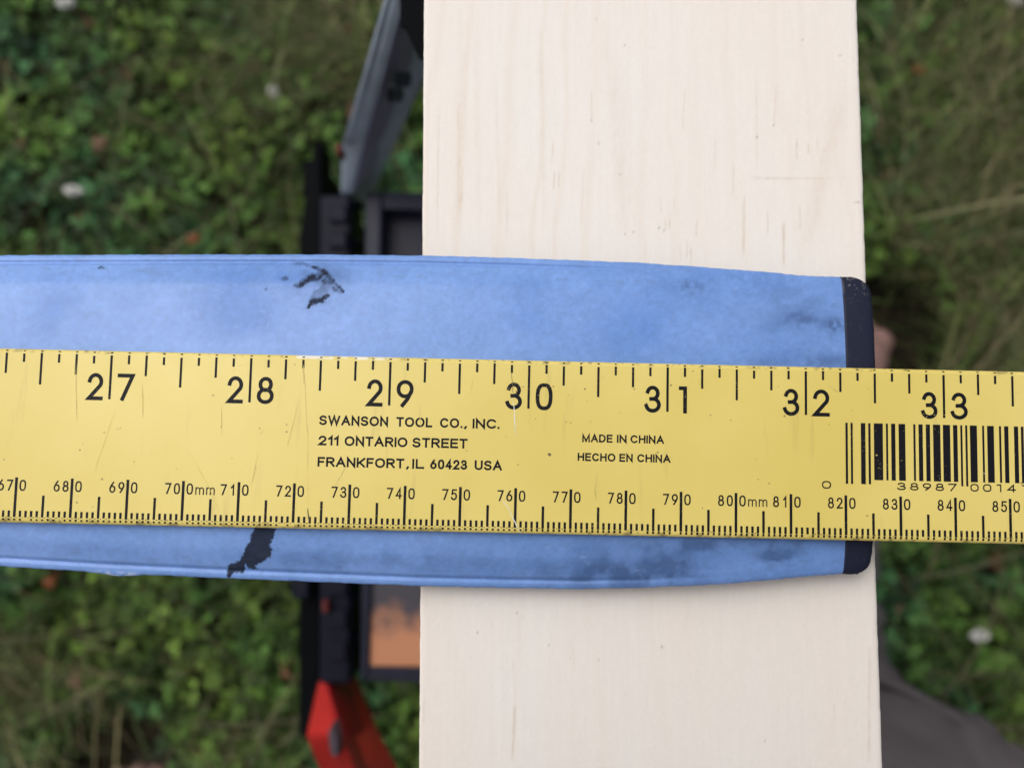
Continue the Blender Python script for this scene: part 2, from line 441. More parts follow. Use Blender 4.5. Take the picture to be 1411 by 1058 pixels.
# clover flowers: round heads of many small petals on a stem
def clover_flower(px, py, z, rad, label):
    t = empty('clover_flower', at(px, py, z) * 1.0)
    t.location.z = 0
    tag(t, label, 'flower', 'white clover flowers in the lawn')
    V, Fs = [], []
    for i in range(70):
        u = 1 - 1.6 * (i + 0.5) / 70; a = i * 2.399963
        s = math.sqrt(max(0, 1 - u * u))
        d = Vector((s * math.cos(a), s * math.sin(a), u)); side = d.cross(Vector((0.3, 0.1, 1))).normalized() * rad * 0.17
        p0 = d * rad * 0.35; p1 = d * rad * 0.8; p2 = d * rad * random.uniform(0.75, 1.25)
        b = len(V)
        V += [p0 - side * .4, p0 + side * .4, p1 + side, p2, p1 - side]
        Fs += [(b, b + 1, b + 2, b + 3, b + 4)]
    sq = random.uniform(1.0, 1.5); an = random.uniform(0, 3); V = [((v[0] * math.cos(an) - v[1] * math.sin(an) * .8) * sq, v[0] * math.sin(an) + v[1] * math.cos(an) * .8, v[2] + z) for v in V]
    mesh_obj('flower_head', V, Fs, MAT['petal'], t)
    n = 6; W = [(0.0012 * math.cos(k * 1.0472) - 0.004 * (1 - q), 0.0012 * math.sin(k * 1.0472), z * q) for q in (0, 0.5, 0.95) for k in range(n)]
    mesh_obj('stem', W, [(j * n + k, j * n + (k + 1) % n, (j + 1) * n + (k + 1) % n, (j + 1) * n + k) for j in range(2) for k in range(n)], MAT['stem'], t, True)
clover_flower(377, 126, 0.075, 0.0066, 'white clover flower near the tip of the grey leg, above the blue ski')
clover_flower(101, 263, 0.075, 0.0066, 'white clover flower in the grass just above the left end of the ski')
clover_flower(90, 4, 0.075, 0.0066, 'white clover flower at the top edge of the picture, left corner')
clover_flower(1350, 875, 0.080, 0.0066, 'white clover flower right of the board, above the grey trouser leg')
clover_flower(1399, 2, 0.075, 0.0066, 'white clover flower in the top right corner of the picture')

def fallen_leaf(px, py, L, w, rot, mat, label):
    p = at(px, py, 0.072)
    t = []
    prof = [(0, 0.02), (0.2, 0.35), (0.45, 0.5), (0.7, 0.38), (0.9, 0.14), (1, 0.01)]
    V = []
    for s, hw in prof:
        for q in (-1, 0, 1):
            V.append(((s - 0.5) * L, q * hw * w, 0.004 * abs(q) * (1 - s) + 0.005 * math.sin(s * 3.0) + 0.0008 * q))
    Fs = [(i * 3 + j, i * 3 + j + 1, (i + 1) * 3 + j + 1, (i + 1) * 3 + j) for i in range(5) for j in range(2)]
    o = mesh_obj('fallen_leaf', V, Fs, mat, None, True)
    m = o.modifiers.new('thickness', 'SOLIDIFY'); m.thickness = 0.0005
    o.location = p; o.rotation_euler = (0.15, 0.1, rot)
    tag(o, label, 'leaf')
fallen_leaf(1264, 99, 0.020, 0.009, -0.2, MAT['rust_leaf'], 'small rust orange leaf on the grass right of the board top')
fallen_leaf(140, 200, 0.020, 0.014, 0.9, MAT['brown_leaf'], 'faded brown leaf among clover in the upper left lawn')
fallen_leaf(268, 330, 0.017, 0.010, 0.3, MAT['rust_leaf'], 'small reddish brown leaf just above the upper edge of the blue ski')
fallen_leaf(108, 935, 0.019, 0.014, 2.1, MAT['brown_leaf'], 'faded tan leaf in the dry grass at the lower left')
fallen_leaf(72, 800, 0.017, 0.011, 1.4, MAT['rust_leaf'], 'small orange brown leaf just below the lower left edge of the ski')
fallen_leaf(1235, 838, 0.016, 0.012, 0.4, MAT['brown_leaf'], 'pale brown leaf close to the right edge of the board, below the ruler')

# ------------------------------------------------------------------ sawhorse under the board
def sawhorse():
    t = empty('sawhorse', (0.023, -0.01, 0.0))
    tag(t, 'dark plastic folding sawhorse with one red and one grey upper leg under the board', 'sawhorse')
    inv = Matrix.Translation(-t.location)
    def L(p): return tuple(inv @ Vector(p))
    def mir(ps): return [(-p[0], p[1], p[2]) for p in ps]
    top = H - 0.01176 - 0.0190
    bm_ = top - 0.0005
    # beam the board lies on
    box('beam', -0.033, 0.033, -0.31, 0.33, bm_ - 0.075, bm_, MAT['black_plastic'], t, 0.004)
    zt, zb = H - 0.105, H - 0.292
    # upper grey legs (far end)
    def leg(secs, name, mat, mat2, both=True):
        S = []
        for s in secs:
            S.append([L(p) for p in s])
        for q in ((S, [mir(s) for s in S]) if both else (S,)):
            o = loft(name, q, mat, t, 0.003)
            o.data.materials.append(mat2)
            o['label'] = 'red plastic upper leg' if mat == MAT['red_plastic'] else 'blue grey plastic upper leg'
            for k, pl in enumerate(o.data.polygons):
                if k % 5 == 1 and k < 10: pl.material_index = 1  # inner face gets the darker copy, painted shade
    def sec(A, B, C, z, drop):
        a, b, c = at(*A, z - drop * .3), at(*B, z), at(*C, z - drop * 1.5)
        return [a, b, c, c + Vector((0, 0, -0.022)), a + Vector((0.004, 0, -0.022))]
    leg([sec((542, -70), (578, -70), (640, -70), zt + 0.01, 0.030), sec((467, 200), (504, 196), (530, 200), zb + 0.045, 0.026),
         sec((466, 268), (487, 266), (503, 262), zb, 0.020)], 'upper_leg', MAT['grey_plastic'], MAT['grey_plastic_shaded'])
    leg([sec((470, 1150), (526, 1150), (575, 1150), zt - 0.03, 0.030), sec((418, 1016), (475, 1016), (511, 1016), zb + 0.033, 0.026),
         sec((437, 936), (450, 940), (482, 946), zb, 0.020)], 'upper_leg', MAT['red_plastic'], MAT['red_plastic_shaded'])
    # emblem plate on the red leg
    q = [at(452, 1003, zb + 0.026 + 0.018), at(461, 1003, zb + 0.028 + 0.018), at(466, 1040, zb + 0.045 + 0.018), at(457, 1048, zb + 0.045 + 0.018)]
    cen = sum(q, Vector()) / 4
    ring = []
    for k in range(16):
        a = k * math.pi / 8
        ring.append(cen + (q[1] - q[0]) * 0.62 * math.cos(a) + (q[3] - q[0]) * 0.5 * math.sin(a))
    V = [L(p) for p in ring] + [L(p + Vector((0, 0, -0.012))) for p in ring]
    mesh_obj('emblem_plate', V, [tuple(range(16))] + [(k, k + 16, (k + 1) % 16 + 16, (k + 1) % 16) for k in range(16)], MAT['emblem_grey'], t)
    # dark slots moulded in the inner face of the grey leg
    for (x0, y0, x1, y1) in ((545, 101, 566, 112), (534, 123, 543, 133), (546, 123, 555, 133)):
        zz = zb + 0.118
        a, b, c, d = at(x0, y0, zz), at(x1, y0, zz - 0.012), at(x1 - 4, y1, zz - 0.019), at(x0 - 3, y1, zz - 0.007)
        V = [L(p + Vector((0, 0, 0.001))) for p in (a, b, c, d)] + [L(p + Vector((0, 0, -0.006))) for p in (a, b, c, d)]
        mesh_obj('slot', V, [(0, 1, 2, 3), (0, 4, 5, 1), (1, 5, 6, 2), (2, 6, 7, 3), (3, 7, 4, 0)], MAT['slot'], t)
    # black hinge bracket at the top of each leg
    for pts, z in (([(551, -80), (551, 38), (559, 40), (579, 84), (640, 84), (640, -80)], zt + 0.03), ([(560, 1085), (560, 1160), (640, 1160), (640, 1085)], zt + 0.02)):
        a = [L(at(x, y, z)) for x, y in pts]; b = [L(at(x, y, z - 0.03)) for x, y in pts]
        for f in (lambda s: s, mir):
            loft('hinge_bracket', [f(b), f(a)], MAT['black_plastic'], t, 0.002)
    # shelf level
    def pbox(name, x0, y0, x1, y1, z, th, mat, both=True, bev=0.002):
        q = [L(at(x, y, z)) for x, y in ((x0, y1), (x1, y1), (x1, y0), (x0, y0))]
        for f in ((lambda p: p, mir) if both else (lambda p: p,)):
            loft(name, [f([(p[0], p[1], z - th) for p in q]), f(q)], mat, t, bev)
    pbox('side_rail', 440, 268, 483, 943, zb - 0.002, 0.040, MAT['dark_plastic'])
    q = [L(at(x, y, zb - 0.006)) for x, y in ((496, 938), (507.5, 938), (527.5, 264), (503, 264))]
    for f in (lambda p: p, mir):
        loft('tray_edge', [f([(p[0], p[1], p[2] - 0.03) for p in q]), f(q)], MAT['tray_plastic'], t, 0.0015)
    # ribs and latches on the rail
    for (y0, y1) in ((282, 306), (318, 342), (800, 822), (840, 866), (884, 912)):
        pbox('rib', 452, y0, 478, y1, zb + 0.001, 0.0028, MAT['dark_plastic'])
    pbox('latch', 443, 826, 452, 846, zb + 0.005, 0.0060, MAT['dull_red'], False)
    pbox('latch', 462, 196, 470, 212, zb + 0.050, 0.012, MAT['dull_red'], False)
    for y0 in (275, 330, 820, 875):
        pbox('link', 482, y0, 499, y0 + 9, zb - 0.012, 0.012, MAT['dark_plastic'])
    # lower black legs: a side post, then down to the lawn
    q = [L(at(x, y, zb - 0.035)) for x, y in ((443, 190), (443, 1015), (411, 1015), (411, 330), (424, 240), (434, 192))]
    for f in (lambda p: p, mir):
        loft('lower_rail', [f([(p[0], p[1], p[2] - 0.03) for p in q]), f(q)], MAT['black_plastic'], t, 0.002)
    pbox('foot_lock', 400, 798, 426, 826, zb - 0.020, 0.012, MAT['dark_plastic'], False)
    for y in (245, 985):
        a = at(430, y, zb - 0.05)
        p = Vector(L(a)); q = Vector((p.x - 0.006, p.y * 1.04, 0.0))
        for f in (1, -1):
            s = [[(f * (r.x + dx), r.y + dy, r.z) for dx, dy in ((-.006, -.012), (.006, -.012), (.006, .012), (-.006, .012))] for r in (q, p)]
            loft('lower_leg', s, MAT['black_plastic'], t, 0.002)
    # tray: rim and recessed floor
    zr = zb - 0.006
    def half(name, e0, e1, y0, y1, z, th):
        '''from a slanting left edge (pixels at the far and near end) to the middle line, and its mirror half'''
        p, q = L(at(e0, y0, z)), L(at(e1, y1, z))
        ring = [q, (0, q[1], z), (0, p[1], z), p]
        for f in (lambda s: s, mir):
            loft(name, [f([(v[0], v[1], z - th) for v in ring]), f(ring)], MAT['tray_plastic'], t, 0.0006)
    half('tray_rim', 528, 527.5, 264, 288, zr, 0.030)
    half('tray_rim', 508, 507.5, 919, 938, zr, 0.030)
    half('tray_floor', 528, 508, 288.6, 918.4, zr - 0.016, 0.012)
    return t, zr
saw, ZR = sawhorse()
# tan block in the tray, with shade painted into the colour of its upper end
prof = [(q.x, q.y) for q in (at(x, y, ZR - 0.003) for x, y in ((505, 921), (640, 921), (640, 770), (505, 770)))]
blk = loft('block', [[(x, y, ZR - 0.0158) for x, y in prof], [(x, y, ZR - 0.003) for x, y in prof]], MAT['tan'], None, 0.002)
tag(blk, 'orange tan block with painted shade on one end lying in the sawhorse tray', 'block')

# ------------------------------------------------------------------ pine board
NB = np.array([math.cos(0.0240), math.sin(0.0240)]); TB = np.array([-NB[1], NB[0]])
B0, BW, ZB = -20.96, 88.9, -11.76
def pine_board():
    t = empty('pine_board', wp((23, -10, ZB - 19)))
    tag(t, 'pale planed pine board running under the blue ski and yellow ruler', 'board')
    nu = 470; vs = np.r_[np.linspace(-330, -100, 40)[:-1], np.linspace(-100, 95, 480), np.linspace(95, 340, 40)[1:]]
    u = np.linspace(0, 1, nu); u = BW * (u - 0.0)
    U, Vv = np.meshgrid(u, vs)
    # ragged, slightly eased long edges
    e0 = (fbm(Vv * 0.5, 0 * Vv + 3, 41, 4) - 0.5) * 0.16; e1 = (fbm(Vv * 0.5, 0 * Vv + 9, 42, 4) - 0.5) * 0.16
    U2 = U + e0 * np.exp(-U / 1.5) + e1 * np.exp(-(BW - U) / 1.5)
    d = np.minimum(U, BW - U)
    Z = ZB - 0.35 * np.exp(-d / 0.28) + (fbm(U * 0.9, Vv * 0.06, 8, 3) - 0.5) * 0.05
    X = NB[0] * (B0 + U2) + TB[0] * Vv; Y = NB[1] * (B0 + U2) + TB[1] * Vv
    P = np.stack([X, Y, Z], 2).reshape(-1, 3)
    px, py = proj(P)
    u_, v_ = U.ravel(), Vv.ravel()
    col = np.tile(np.array([0.800, 0.750, 0.695]), (len(P), 1))
    # growth bands: wide soft stripes drifting along the length
    wob = (fbm(u_ * 0.03, v_ * 0.010, 2, 3) - 0.5) * 20 + (fbm(u_ * 0.1, v_ * 0.05, 4, 3) - 0.5) * 3
    ph = (u_ + wob) / 7.3
    band = np.abs((ph + 0.25 * np.sin(ph * 1.7)) % 1 - 0.5) * 2
    band = smooth01(0.62, 1.0, band) * (0.30 + 0.70 * smooth01(-45, 15, v_)) * (1.15 - 0.6 * smooth01(30, 60, u_)) * (0.35 + 0.65 * fbm(u_ * 0.08, v_ * 0.03, 14, 2))
    col *= 1 - band[:, None] * np.array([0.018, 0.045, 0.072])
    # fine fibre
    fib = fbm(u_ * 2.2, v_ * 0.07, 21, 4) - 0.5
    fib2 = fbm(u_ * 1.1 + 7, v_ * 0.35, 22, 4) - 0.5
    fuzz = fbm(u_ * 4, v_ * 3.2, 23, 2) - 0.5
    col *= (1 + 0.032 * fib + 0.03 * fib2 + 0.055 * fuzz)[:, None]
    tint = fbm(u_ * 0.05, v_ * 0.02, 77, 3) - 0.5
    col *= 1 + tint[:, None] * np.array([0.0, -0.05, -0.09])
    def streak(xa, ya, xb, yb, w, s, c=(0.50, 0.34, 0.20)):
        L2 = (xb - xa) ** 2 + (yb - ya) ** 2
        s = s * 0.62; tt = ((px - xa) * (xb - xa) + (py - ya) * (yb - ya)) / L2
        dd = np.abs((px - xa) * (yb - ya) - (py - ya) * (xb - xa)) / math.sqrt(L2)
        dd = dd + (vnoise(px * 0.15, py * 0.08, 5) - 0.5) * w * 0.5
        k = np.exp(-(dd / w) ** 2) * smooth01(-0.02, 0.25, tt) * smooth01(1.02, 0.7, tt) * s * (0.45 + 0.9 * vnoise(px * 0.35, py * 0.13, 6))
        k = np.clip(k, 0, 1)[:, None]
        col[:] = col * (1 - k) + np.array(c) * k
    # the marks one can pick out
    for s in ((605, 130, 602, 335, 1.6, .30), (631, 120, 634, 340, 2.2, .30), (637, 230, 636, 290, 1.2, .45), (655, 10, 660, 345, 3.5, .14),
              (682, 90, 690, 340, 2.5, .18), (700, 250, 698, 340, 1.5, .25), (743, 0, 752, 350, 4.0, .16), (832, 0, 860, 340, 7, .13),
              (763, 190, 760, 230, 1.2, .5), (764, 235, 763, 265, 1.3, .65), (771, 236, 769, 262, 1.1, .5), (815, 120, 815, 170, 1.0, .45), (805, 220, 800, 320, 1.5, .22),
              (944, 120, 940, 185, 1.3, .40), (986, 180, 985, 245, 1.2, .3), (1011, 225, 1009, 275, 1.2, .35), (1042, 100, 1043, 250, 1.4, .28), (1070, 115, 1066, 180, 1.3, .38),
              (1098, 188, 1098, 225, 1.4, .55), (1114, 195, 1114, 215, 1.2, .40), (1126, 190, 1127, 215, 1.2, .40), (1026, 262, 1024, 360, 1.8, .50), (1080, 300, 1080, 375, 1.9, .55),
              (1102, 280, 1103, 320, 1.4, .45), (1058, 285, 1058, 330, 1.1, .35), (911, 270, 911, 296, 1.1, .45), (923, 292, 922, 318, 1.2, .55), (917, 298, 917, 320, 1.1, .5),
              (948, 328, 946, 360, 1.2, .45), (952, 338, 953, 366, 1.2, .50), (961, 300, 959, 330, 1.1, .4), (929, 272, 929, 290, 1.0, .35), (937, 335, 938, 362, 1, .35),
              (710, 960, 706, 1056, 1.7, .55), (706, 900, 711, 965, 1.2, .20), (1199, 880, 1197, 1000, 2.6, .30), (1198, 980, 1197, 1056, 2.0, .45), (585, 960, 583, 1000, 1.5, .35),
              (1168, 100, 1104, 372, 11, .20), (850, 60, 872, 350, 12, .12), (640, 0, 628, 345, 9, .10), (789, 880, 792, 930, 3, .12), (1150, 960, 1149, 1020, 1.2, .22)):
        streak(*s)
    streak(1020, 244, 1192, 248, 1.2, .30, (0.46, 0.33, 0.22)); streak(1030, 245, 1104, 247, 1.5, .40, (0.46, 0.33, 0.22))
    streak(1175, 279, 1187, 279, 1.2, .7, (0.30, 0.16, 0.09)); streak(1154, 77, 1161, 77, 1.0, .5, (0.30, 0.2, 0.14)); streak(851, 241, 858, 241, 1.2, .5, (0.3, 0.22, 0.16))
    for (x, y, w) in ((815, 166, 1.3), (825, 198, 1.4), (822, 27, 1.2), (861, 63, 1), (861, 322, 1), (873, 320, 1.1), (1106, 55, 1.1), (658, 871, 1.2), (712, 844, 1.1), (756, 888, 1.0), (912, 891, 1.6), (786, 907, 1), (825, 908, 1), (1054, 1020, 1.2), (1043, 189, 1.6), (1066, 173, 1.2), (908, 314, 1.5), (915, 318, 1.3)):
        k = np.exp(-(((px - x) / w) ** 2 + ((py - y) / (w * 1.2)) ** 2))[:, None] * 0.5
        col[:] = col * (1 - k) + np.array([0.13, 0.10, 0.08]) * k
    # scattered pores along the grain
    cell = vnoise(u_ * 1.8, v_ * 0.16, 55)
    pore = smooth01(0.965, 0.995, cell) * smooth01(0.42, 0.62, fbm(u_ * 0.06, v_ * 0.02, 60, 2)) * 0.2
    col = col * (1 - pore[:, None]) + np.array([0.42, 0.29, 0.18]) * pore[:, None]
    W = np.array([wp(p) for p in P]) - np.array(t.location)
    nv = len(vs)
    idx = np.arange(nu * nv).reshape(nv, nu)
    Q = np.stack([idx[:-1, :-1], idx[:-1, 1:], idx[1:, 1:], idx[1:, :-1]], 2).reshape(-1, 4)
    np_obj('face', W, Q, MAT['pine'], t, col)
    # the thickness below the planed face
    rim = np.r_[idx[:, 0], idx[-1, 1:], idx[::-1, -1][1:], idx[0, ::-1][1:-1]]
    R = W[rim]; n = len(rim); R2 = R.copy(); R2[:, 2] = 0.0
    V = np.vstack([R, R2]); k = np.arange(n); k2 = (k + 1) % n
    Q = np.c_[k, k2, k2 + n, k + n]
    np_obj('edge', V, Q, MAT['pine'], t, np.tile([0.76, 0.66, 0.55], (2 * n, 1)) * (0.9 + 0.2 * rng.random((2 * n, 1))), smooth=False)
    c = [W[idx[0, 0]], W[idx[0, -1]], W[idx[-1, -1]], W[idx[-1, 0]]]
    o = np_obj('underside', [(p[0], p[1], 0.0) for p in c], [(3, 2, 1, 0)], MAT['pine'], t, np.tile([0.76, 0.66, 0.55], (4, 1)))
    return t
pine_board()

# ------------------------------------------------------------------ the ski
SKT = np.array([(-780, 10), (-700, 14), (-300, 15.5), (-160, 17.0), (-101.3, 18.53), (-66.8, 19.5), (-41.9, 20.11), (-20.65, 20.42), (-4.37, 20.39), (9.58, 20.16), (20.74, 19.87), (31.92, 19.29), (43.11, 18.71), (51.5, 18.12), (57.1, 18.02), (60.5, 18.05)])
SKB = np.array([(-780, -30), (-700, -36), (-300, -38), (-160, -39.2), (-97.3, -40.21), (-77.1, -40.99), (-56.95, -41.5), (-36.7, -41.89), (-19.85, -42.21), (-2.96, -42.26), (10.58, -42.12), (24.12, -41.44), (37.7, -40.49), (51.31, -39.01), (60.5, -38.13)])
XC = 59.35                                           # where the blue ends and the cap begins
def ski_z(X, tt, yt, yb):
    """top surface height; tt runs -1 at the lower edge to 1 at the upper edge"""
    half = (yt - yb) / 2
    d = (1 - np.abs(tt)) * half                     # distance from the nearer edge, mm
    fade = 1 - smooth01(-5, 45, X)
    crest = -1.42 - 1.2 * smooth01(20, 66, X)
    z = crest - (3.3 - 1.4 * smooth01(0, 60, X)) * np.abs(tt) ** 2.6
    groove = -0.50 * np.exp(-((d - 1.7) / 0.40) ** 2) * fade
    lip = -0.15 * smooth01(1.9, 1.4, d) * fade
    rnd = -0.4 * np.exp(-d / 0.18) - 0.5 * np.exp(-d / 0.9) * (1 - fade)
    shoulder = -0.9 * smooth01(6.5, 1.7, d) * fade
    return z + groove + lip + rnd + shoulder
def ski():
    t = empty('ski', wp((0, -11, ZB)))
    tag(t, 'narrow pale blue mottled ski with black end cap lying under the yellow ruler', 'ski')
    loc = np.array(t.location)
    tip = np.array([(-778.0 + 46 * (1 - math.cos(a)), 0) for a in np.linspace(0, 1.45, 10)])[:, 0]
    xs = np.r_[tip, np.linspace(-733, -112, 60)[1:-1], np.linspace(-112, XC, 640)]
    nt = 216; s = np.linspace(-1, 1, nt); tts = np.sign(s) * (1 - (1 - np.abs(s)) ** 1.25)
    X, T = np.meshgrid(xs, tts, indexing='ij')
    yt = np.interp(X, SKT[:, 0], SKT[:, 1]); yb = np.interp(X, SKB[:, 0], SKB[:, 1])
    # rounded tip at the far end
    kk = np.clip((X + 778) / 46, 0, 1); nar = np.sqrt(np.clip(1 - (1 - kk) ** 2, 0.0004, 1))
    mid = (yt + yb) / 2; hw = (yt - yb) / 2 * nar
    nick = (fbm(X * 0.9, 0 * X, 3, 3) - 0.5) * 0.16
    Y = mid + T * hw + np.sign(T) * nick * smooth01(0.985, 1, np.abs(T))
    bump_ = np.exp(-((X + 75.5) / 4.0) ** 2) * smooth01(-0.97, -1, T) * 0.45
    Y = Y - bump_
    Z = ski_z(X, T, yt, yb) + 14 * np.clip((-640 - X) / 140, 0, 1) ** 2 - 14 * np.clip((-640 - X) / 140, 0, 1) ** 2 * 0.99
    P = np.stack([X, Y, Z], 2).reshape(-1, 3)
    px, py = proj(P); x_, y_ = P[:, 0], P[:, 1]
    # colour: mottled blues
    f1 = fbm(x_ * 0.05, y_ * 0.07, 1, 4); f2 = fbm(x_ * 0.16 + 5, y_ * 0.2, 2, 4); f3 = fbm(x_ * 0.9, y_ * 1.1, 3, 3)
    lightc = np.array([0.212, 0.362, 0.745]); midc = np.array([0.142, 0.272, 0.600]); darkc = np.array([0.056, 0.112, 0.265])
    m = 0.25 + 0.55 * smooth01(0.28, 0.72, f1 * 0.6 + f2 * 0.4)
    m = np.clip(m + 0.55 * smooth01(-85, 40, x_) - 0.26, 0, 1)
    col = lightc + (midc - lightc) * m[:, None]
    def blot(x, y, rx, ry, sft, k):
        d = ((px - x) / rx) ** 2 + ((py - y) / ry) ** 2
        return np.exp(-d * 1.2) * k * (0.35 + 1.3 * smooth01(0.35, 0.7, fbm(px * sft, py * sft, 7, 4)))
    dk = blot(500, 768, 170, 22, .03, .25) + blot(860, 790, 120, 24, .035, .62) + blot(925, 782, 26, 18, .06, .75) + blot(1070, 765, 26, 10, .09, .85) + blot(1000, 752, 150, 14, .04, .55) + blot(830, 770, 160, 20, .03, .3)
    dk += blot(1100, 470, 70, 50, .03, .38) + blot(950, 395, 26, 12, .15, .45) + blot(1152, 448, 16, 12, .2, .55) + blot(1105, 440, 30, 12, .12, .35) + blot(1090, 400, 70, 24, .03, .3) + blot(420, 377, 70, 16, .04, .40) + blot(1120, 498, 90, 12, .05, .35)
    dk = np.clip(dk, 0, 0.85)[:, None]
    col = col * (1 - dk) + darkc * dk
    mb = np.clip(blot(335, 425, 62, 46, .02, .75) + blot(370, 380, 60, 20, .03, .5) + blot(85, 440, 50, 60, .02, .5) + blot(720, 440, 60, 40, .03, .3) + blot(880, 450, 60, 40, .03, .4) + blot(1010, 390, 80, 20, .03, .5) + blot(1080, 480, 60, 26, .03, .5), 0, .85)[:, None]
    col = col * (1 - mb) + np.array([0.105, 0.232, 0.585]) * mb
    lt = np.clip(blot(520, 440, 110, 60, .02, .22) + blot(640, 420, 130, 50, .02, .05) + blot(60, 770, 100, 14, .02, .3) + blot(1000, 440, 80, 60, .02, .12), 0, .6)[:, None]
    col = col * (1 - lt) + np.array([0.24, 0.39, 0.78]) * lt
    f4 = fbm(x_ * 2.4, y_ * 2.9, 6, 2)
    col *= (0.84 + 0.16 * f3 + 0.16 * f4)[:, None]
    # rubbed hairlines
    hair = np.zeros(len(P))
    r2 = np.random.default_rng(5)
    for k in range(900):
        hx, hy = r2.uniform(-100, 58), r2.uniform(-41, 19); a = r2.uniform(-0.9, 0.9) + (0 if r2.random() < .7 else 1.2); ln = r2.uniform(0.4, 1.7)
        sel = np.nonzero((np.abs(x_ - hx) < ln) & (np.abs(y_ - hy) < ln))[0]
        if len(sel) == 0: continue
        dx, dy = x_[sel] - hx, y_[sel] - hy
        al = dx * math.cos(a) + dy * math.sin(a); pe = np.abs(-dx * math.sin(a) + dy * math.cos(a))
        hair[sel] = np.maximum(hair[sel], (np.exp(-(pe / 0.13) ** 2) * (np.abs(al) < ln / 2)) * r2.uniform(.05, .20))
    spots = smooth01(0.55, 0.75, fbm(x_ * 0.1, y_ * 0.15, 9, 2))
    hair = (hair * (0.35 + spots))[:, None]
    col = col * (1 - hair) + np.array([0.42, 0.55, 0.86]) * hair
    # chipped decal: black base shows
    jx = px + (fbm(px * .3, py * .3, 71, 3) - .5) * 5; jy = py + (fbm(px * .3, py * .3, 72, 3) - .5) * 5
    chip = np.zeros(len(P))
    big = [(352, 725), (381, 726), (377, 741), (372, 750), (375, 758), (372, 768), (362, 774), (352, 778), (356, 784), (346, 784), (338, 776), (336, 788), (322, 790), (314, 798), (312, 786), (316, 778), (330, 772), (340, 752), (346, 738)]
    for ox, oy in ((-.8, 0), (.8, 0), (0, -.8), (0, .8)):
        chip += 0.24 * inpoly(jx + ox, jy + oy, big)
    def stroke(pts, w, k):
        global_d = np.full(len(P), 1e9); n_ = len(pts) - 1
        for i in range(n_):
            (xa, ya), (xb, yb_) = pts[i], pts[i + 1]
            tt = np.clip(((jx - xa) * (xb - xa) + (jy - ya) * (yb_ - ya)) / ((xb - xa) ** 2 + (yb_ - ya) ** 2), 0, 1)
            d_ = np.hypot(jx - xa - tt * (xb - xa), jy - ya - tt * (yb_ - ya)) / (w * (0.55 + 0.9 * np.sin(np.pi * (i + tt) / n_) ** .7))
            global_d = np.minimum(global_d, d_)
        return smooth01(1.25, 0.45, global_d) * k * (0.55 + 0.6 * smooth01(.3, .6, fbm(px * .22, py * .22, 73, 3)))
    for pts, w, k in (([(406, 393), (414, 392), (424, 385), (436, 382), (446, 375), (452, 377)], 4.2, .95), ([(430, 366), (438, 371), (450, 376), (461, 390), (474, 402)], 2.8, .85),
                      ([(423, 424), (431, 416), (443, 413), (453, 407)], 3.8, .95), ([(444, 390), (451, 384), (460, 392)], 3.6, .75), ([(440, 408), (447, 398), (455, 392)], 6.0, .34),
                      ([(425, 418), (436, 404), (446, 394)], 3.0, .35), ([(405, 363), (420, 364), (432, 369)], 2.2, .40), ([(386, 384), (397, 383)], 2.4, .55), ([(365, 398), (369, 398)], 2.2, .4), ([(137, 369), (142, 369)], 1.6, .6),
                      ([(458, 396), (466, 401), (472, 402)], 2.6, .7)):
        chip = np.maximum(chip, stroke(pts, w, k))
    smear = np.exp(-(((px - 436) / 30) ** 2 + ((py - 392) / 24) ** 2) * 1.3) * smooth01(.3, .65, fbm(px * .09, py * .09, 74, 4)) * .4
    col = col * (1 - smear[:, None]) + np.array([0.075, 0.125, 0.25]) * smear[:, None]
    chip = np.clip(chip, 0, .96)
    weave = 0.75 + 0.5 * (np.sin(px * 0.9 + py * 1.3) * 0.5 + 0.5) * vnoise(px * .3, py * .3, 8)
    ch = chip[:, None]
    col = col * (1 - ch) + np.array([0.026, 0.030, 0.046]) * weave[:, None] * ch
    pale = (np.exp(-((x_ + 75.5) / 4.2) ** 2) * smooth01(-0.975, -0.99, T.ravel()) * smooth01(.4, .6, fbm(x_ * 1.2, y_ * 2, 91, 2)))[:, None] * .7
    col = col * (1 - pale) + np.array([0.55, 0.62, 0.75]) * pale
    dirt = (smooth01(.6, .75, fbm(x_ * .35, y_ * 1.2, 33, 3)) * np.exp(-(((1 - np.abs(T.ravel())) * 30 - 3.6) / 1.4) ** 2) * .18)[:, None]
    col = col * (1 - dirt) + np.array([0.10, 0.12, 0.17]) * dirt
    Wd = np.array([P[:, 0], P[:, 1], P[:, 2]]).T / 1000 + np.array([0, 0, H]) - loc
    Wd[:, 2] -= chip * 0.000012
    nx = len(xs); idx = np.arange(nx * nt).reshape(nx, nt)
    Q = np.stack([idx[:-1, :-1], idx[1:, :-1], idx[1:, 1:], idx[:-1, 1:]], 2).reshape(-1, 4)
    np_obj('top_sheet', Wd, Q, MAT['ski_top'], t, col, alpha=1 - chip)     # alpha: gloss is gone where the sheet has chipped off
    # side walls and base
    V, Fs, Cc = [], [], []
    for i in range(nx):
        a, b = Wd[idx[i, 0]], Wd[idx[i, -1]]
        V += [a - [0, 0, .0002], (a[0], a[1] + 0.0016 * min(1, i / 12), 0.0003), (b[0], b[1] - 0.0016 * min(1, i / 12), 0.0003), b - [0, 0, .0002]]
    for i in range(nx - 1):
        k = i * 4
        for j in range(3):
            Fs.append((k + j, k + j + 1, k + 5 + j, k + 4 + j))
    np_obj('side_wall', np.array(V), np.array(Fs), MAT['cap'], t, np.tile([0.05, 0.09, 0.20], (len(V), 1)), smooth=False)
    # black end cap with rounded corners
    n1, n2 = 56, 190
    yt0, yb0 = np.interp(XC, SKT[:, 0], SKT[:, 1]), np.interp(XC, SKB[:, 0], SKB[:, 1])
    Lc = 6.55
    sx = np.linspace(0, 1, n1); sx = 1 - (1 - sx) ** 1.7
